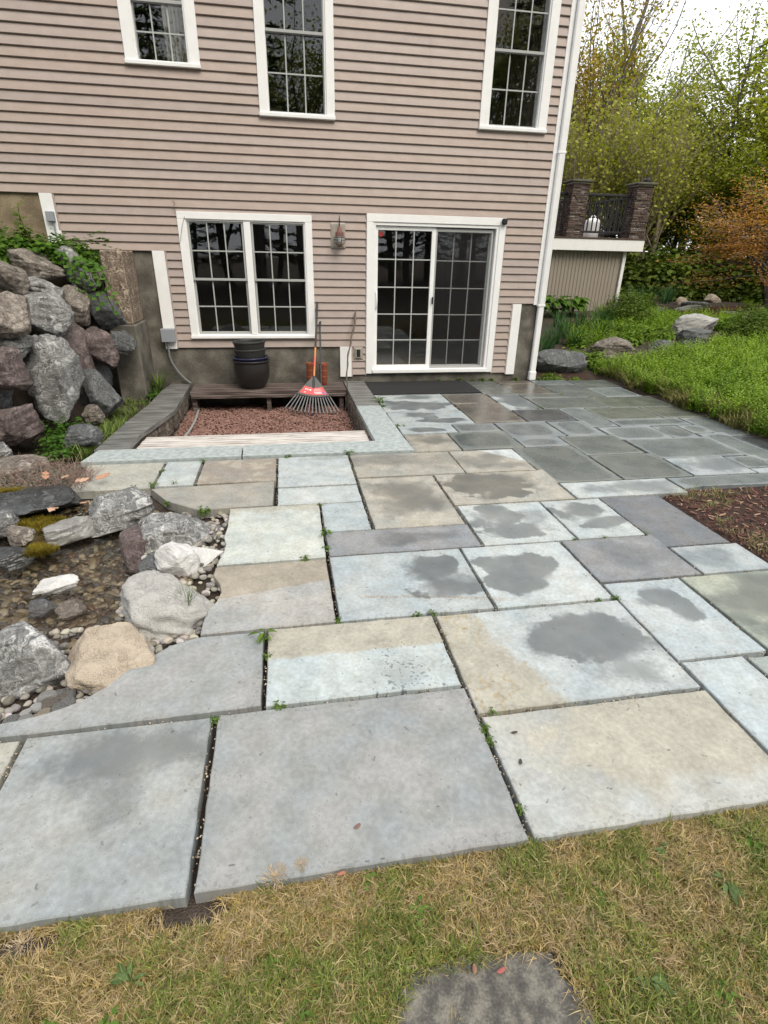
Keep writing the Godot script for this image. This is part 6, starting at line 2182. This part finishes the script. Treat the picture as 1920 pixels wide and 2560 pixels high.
	plant_tree("orange_maple", "small spreading maple with layered orange leaves in red mulch", "", J, M.bark, M.leaf, Vector3(10.3, gh(10.3, -3.3) - 0.03, -3.3), 0.6, 1.6)
	# undergrowth along the woods edge
	var ug := leafball(251, 900, Vector3(0.8, 0.95, 0.8), 0.11, 0.04, Color(0.06, 0.1, 0.015), Color(0.15, 0.2, 0.03), 0.45)
	var xs := []
	var cs := []
	for i in 330:
		var az := deg_to_rad(r.randf_range(26.0, 60.0))
		var d := r.randf_range(19.5, 40.0)
		var x := -1.18 + sin(az) * d
		var z := 8.28 - cos(az) * d
		if x < 7.6 and z > -10.5: continue
		xs.append(xf(Vector3(x, gh(x, z) - 0.1, z), r.randf() * TAU, r.randf_range(0.7, 1.9)))
		var v := r.randf_range(0.6, 1.15)
		cs.append(Color(v, v, v * r.randf_range(0.8, 1.2)))
	copies("undergrowth", ug, M.leaf, xs, cs, null, "dense shadowy green undergrowth along the woods edge", "undergrowth")
	var wf := Vector3(12.4, gh(12.4, -8.6), -8.6)
	var rb := MB.new()
	var rp := []
	var rr := []
	for k in 25:
		rp.append(Vector3(cos(TAU * k / 24) * 0.1, 0.75 + sin(TAU * k / 24) * 0.11, 0))
		rr.append(0.022)
	rb.tube(rp, rr, 6, false)
	rb.tube([Vector3(0, 0, 0), Vector3(0, 0.64, 0)], [0.008, 0.008], 5)
	solo("garden_ring", "small pale ring ornament on a stake before the woods", "ornament", rb.mesh(), mat(lin(0.6, 0.58, 0.55), 0.6), wf)

# ------------------------------------------------------------------ lawn
func build_lawn():
	var r := rng_of(131)
	# stepping stone
	var b := MB.new()
	b.prism(ragged([[-1.03, 7.62], [-0.955, 7.5], [-0.79, 7.478], [-0.7, 7.486], [-0.53, 7.51], [-0.525, 7.565], [-0.487, 7.615], [-0.485, 7.95], [-1.05, 7.95]], r, 0.0, 0.006), -0.09, -0.036, 0.006)
	solo("stepping_stone", "dark stained stepping stone set into the mossy lawn", "stepping stone", b.mesh(), mat(Color(1, 1, 1), 0.85, colored(mixed([field(33, 0.02, 384, 384, 5), field(34, 0.12, 384, 384, 3)], [0.65, 0.35]), 384, 384, [[0, 0.025, 0.024, 0.024], [0.4, 0.08, 0.076, 0.068], [0.6, 0.145, 0.135, 0.115], [1, 0.25, 0.235, 0.2]]), 2.1, T.bump, 0.6, true))
	var tufts := [
		clump(511, 9, 0.046, 0.018, 0.0016, Vector2(0.3, 1.3), Color(0.07, 0.1, 0.02), Color(0.2, 0.23, 0.065), 3),
		clump(512, 11, 0.03, 0.022, 0.0012, Vector2(0.5, 1.7), Color(0.18, 0.14, 0.06), Color(0.42, 0.34, 0.19), 3),
		clump(513, 22, 0.016, 0.02, 0.0016, Vector2(0.2, 1.4), Color(0.15, 0.12, 0.03), Color(0.33, 0.26, 0.09), 2)]
	var xs := [[], [], []]
	var cs := [[], [], []]
	var n1 := nz(61, 2.4, 3)
	var n2 := nz(62, 5.5, 2)
	for i in 52000:
		var z := 7.212 + pow(r.randf(), 1.25) * 1.15
		var x := r.randf_range(-2.6, 1.3)
		if r.randf() < 0.12:
			x = r.randf_range(-5.0, 4.0)
			z = r.randf_range(7.23, 9.5)
		if x > -1.02 and x < -0.505 and z > 7.503 + 0.025 * n2.get_noise_2d(x * 3.0, 1.0) and z - 7.505 > -(x + 0.93) * 1.4 and (r.randf() > 0.005): continue
		# bare earth patches next to the stone edge
		if z < 7.36 and Vector2((x + 1.55) / 0.13, (z - 7.25) / 0.045).length() < 1.0: continue
		if Vector2((x + 2.0) / 0.1, (z - 7.26) / 0.04).length() < 1.0: continue
		var g := n1.get_noise_2d(x, z) + n2.get_noise_2d(x, z) * 0.6
		var green := smoothstep(-0.3, 0.55, g + (z - 7.45) * 1.3 + (x + 1.2) * 0.1)
		var q := r.randf()
		var k := 2
		if q < 0.04 + green * 0.3: k = 0
		elif q < 0.62: k = 1
		var far := 1.0
		xs[k].append(xf(Vector3(x, gh(x, z) + 0.002, z), r.randf() * TAU, r.randf_range(0.6, 1.25) * far, Vector3(r.randf_range(-0.4, 0.4), 0, r.randf_range(-0.4, 0.4))))
		var v := r.randf_range(0.75, 1.6)
		if k == 2 and z < 7.34 and n2.get_noise_2d(x * 0.6, z) > 0.0: v *= 1.35
		cs[k].append(Color(v, v * lerpf(0.95, 1.05, green), v * r.randf_range(0.8, 1.1)))
	copies("lawn_grass", tufts[0], M.leaf_dull, xs[0], cs[0], null, "green grass blades of the lawn before the patio", "grass")
	copies("dry_thatch", tufts[1], M.leaf_dull, xs[1], cs[1], null, "straw coloured dead grass matted in the lawn", "grass")
	copies("lawn_moss", tufts[2], M.moss, xs[2], cs[2], null, "yellow brown moss carpet along the patio edge", "moss")
	# broad leaved weeds in the lawn
	var wd := rosette(521, 9, 0.07, 0.011, 0.03, Color(0.1, 0.16, 0.06), Color(0.17, 0.24, 0.09))
	var cl := leafball(522, 60, Vector3(0.04, 0.025, 0.04), 0.018, 0.008, Color(0.09, 0.18, 0.03), Color(0.16, 0.27, 0.05), 0.6)
	var i := 0
	for p in [[-1.68, 7.4], [-0.02, 7.3], [0.1, 7.42], [-0.3, 7.62]]:
		var o = solo("lawn_weed", "flat rosette of narrow green leaves in the mossy lawn", "weed", wd, M.leaf, Vector3(p[0], gh(p[0], p[1]) + 0.005, p[1]), "rosette weeds in the lawn")
		o.rotation.y = i * 1.1
		o.scale = Vector3.ONE * r.randf_range(0.5, 0.8)
		i += 1
	for p in [[-0.86, 7.36], [-1.0, 7.24], [-1.7, 7.5], [-1.85, 7.47], [-1.3, 7.42], [-0.3, 7.4], [0.3, 7.35], [-1.22, 7.55], [-0.1, 7.7]]:
		var o = solo("clover_patch", "little clover patch growing in the mossy lawn", "clover", cl, M.leaf, Vector3(p[0], gh(p[0], p[1]), p[1]), "clover patches in the lawn")
		o.scale = Vector3.ONE * r.randf_range(0.8, 1.5)
		i += 1
	# fallen bark bits and dead moss clumps on the stone edge
	var chipm := rock_mesh(88, Vector3(0.016, 0.0035, 0.006), 2, 4, 1.6)
	for q in [[-1.03, 7.08, 0.6, "reddish bark chip lying on the large grey flagstone", Color(0.17, 0.09, 0.075), 0.0], [-1.1, 7.225, 0.2, "orange twig at the mossy flagstone edge", Color(0.3, 0.13, 0.08), 0.0], [-0.76, 7.52, 1.3, "brown bark stick on the dark stepping stone", Color(0.24, 0.13, 0.09), -0.032], [-0.69, 7.535, 0.3, "red leaf bud on the dark stepping stone", Color(0.3, 0.09, 0.08), -0.032], [-0.35, 6.78, 0.1, "dark curled leaf on the sandy flagstone", Color(0.05, 0.04, 0.03), 0.0], [-0.38, 6.92, 1.2, "small dark cone scale on the sandy flagstone", Color(0.05, 0.045, 0.035), 0.0]]:
		var o = solo("bark_chip", q[3], "bark chip", chipm, mat(lin(q[4].r, q[4].g, q[4].b), 0.8), Vector3(q[0], q[5] + 0.004, q[1]))
		o.rotation.y = q[2]
	var dm := clump(531, 130, 0.03, 0.05, 0.0016, Vector2(0.3, 1.6), Color(0.3, 0.22, 0.13), Color(0.48, 0.38, 0.26), 3)
	for q in [[-1.3, 7.2, 0.7, "pale dead moss clump spilling onto the large grey flagstone"], [-1.22, 7.175, 0.4, "small dead moss tuft lying on the large grey flagstone"], [-2.0, 7.26, 0.6, "pale dry moss clump at the flagstone corner"], [-1.13, 7.215, 0.5, "white dry moss tuft beside the orange twig"]]:
		var o = solo("dead_moss", q[3], "moss", dm, M.leaf_dull, Vector3(q[0], -0.02 if q[1] > 7.21 else 0.0, q[1]))
		o.scale = Vector3(q[2], q[2] * 0.8, q[2])

func build_weeds():
	var r := rng_of(141)
	var w := [rosette(541, 7, 0.05, 0.009, 0.05, Color(0.08, 0.15, 0.03), Color(0.16, 0.24, 0.06)), leafball(542, 46, Vector3(0.035, 0.05, 0.035), 0.03, 0.009, Color(0.07, 0.14, 0.03), Color(0.15, 0.22, 0.05), 0.6), clump(543, 16, 0.09, 0.025, 0.0022, Vector2(0.3, 1.0), Color(0.1, 0.18, 0.03), Color(0.2, 0.28, 0.06), 3)]
	var i := 0
	for p in [[-2.32, 3.9, 0, 1.4], [-2.3, 3.55, 1, 1.0], [-1.98, 3.34, 0, 1.0], [-2.15, 3.86, 2, 1.2], [-0.64, 3.3, 0, 1.6], [-1.21, 3.31, 1, 1.3], [-0.98, 4.43, 1, 0.9], [-0.98, 4.93, 0, 1.5], [-0.985, 5.13, 1, 1.0], [-1.13, 5.25, 1, 1.1], [-1.355, 6.02, 0, 1.7], [-1.35, 6.15, 1, 0.9], [-0.56, 5.935, 1, 0.9], [-0.47, 5.94, 0, 0.8], [-1.29, 6.485, 1, 1.0], [-1.555, 6.52, 1, 0.8], [-0.46, 6.74, 1, 0.9], [-0.455, 6.8, 1, 0.8], [-0.4, 6.655, 0, 0.7], [0.605, 5.94, 1, 0.9], [0.5, 5.945, 1, 0.7], [0.02, 1.3, 0, 2.6], [0.0, 1.5, 1, 1.8], [0.05, 1.1, 1, 1.4], [0.04, 2.36, 1, 1.2], [0.1, 2.39, 2, 1.0], [0.72, 5.23, 1, 0.7], [1.27, 5.22, 2, 0.7], [0.95, 5.24, 0, 0.6], [-1.85, 4.43, 1, 1.6], [-2.15, 4.25, 1, 1.0], [-2.45, 3.95, 0, 1.2], [2.0, 1.8, 2, 1.3], [2.66, 1.1, 2, 1.2], [2.28, 1.83, 2, 0.9], [-0.98, 5.92, 1, 0.8], [-0.45, 7.1, 1, 0.7]]:
		var o = solo("joint_weed", ["small rosette weed growing in a flagstone joint", "tiny leafy weed growing in a flagstone joint", "thin grass sprig growing in a flagstone joint"][p[2]], "weed", w[p[2]], M.leaf, Vector3(p[0], -0.012, p[1]), ["rosette weeds in the joints", "leafy weeds in the joints", "grass sprigs in the joints"][p[2]])
		o.scale = Vector3.ONE * p[3] * 0.72
		o.rotation.y = i * 1.7
		i += 1
	for x in [0.95, 1.15, 1.3, 1.48, 1.7, 1.85, 2.0, 2.4, 2.78, 2.9, 3.05]:
		var o = solo("wall_weed", "low weed sprouting where the patio meets the foundation", "weed", w[1], M.leaf, Vector3(x, -0.005, 0.04 + (0.02 if x > 2.7 else 0.0)), "weeds at the foundation")
		o.scale = Vector3.ONE * r.randf_range(0.9, 1.7)
		i += 1
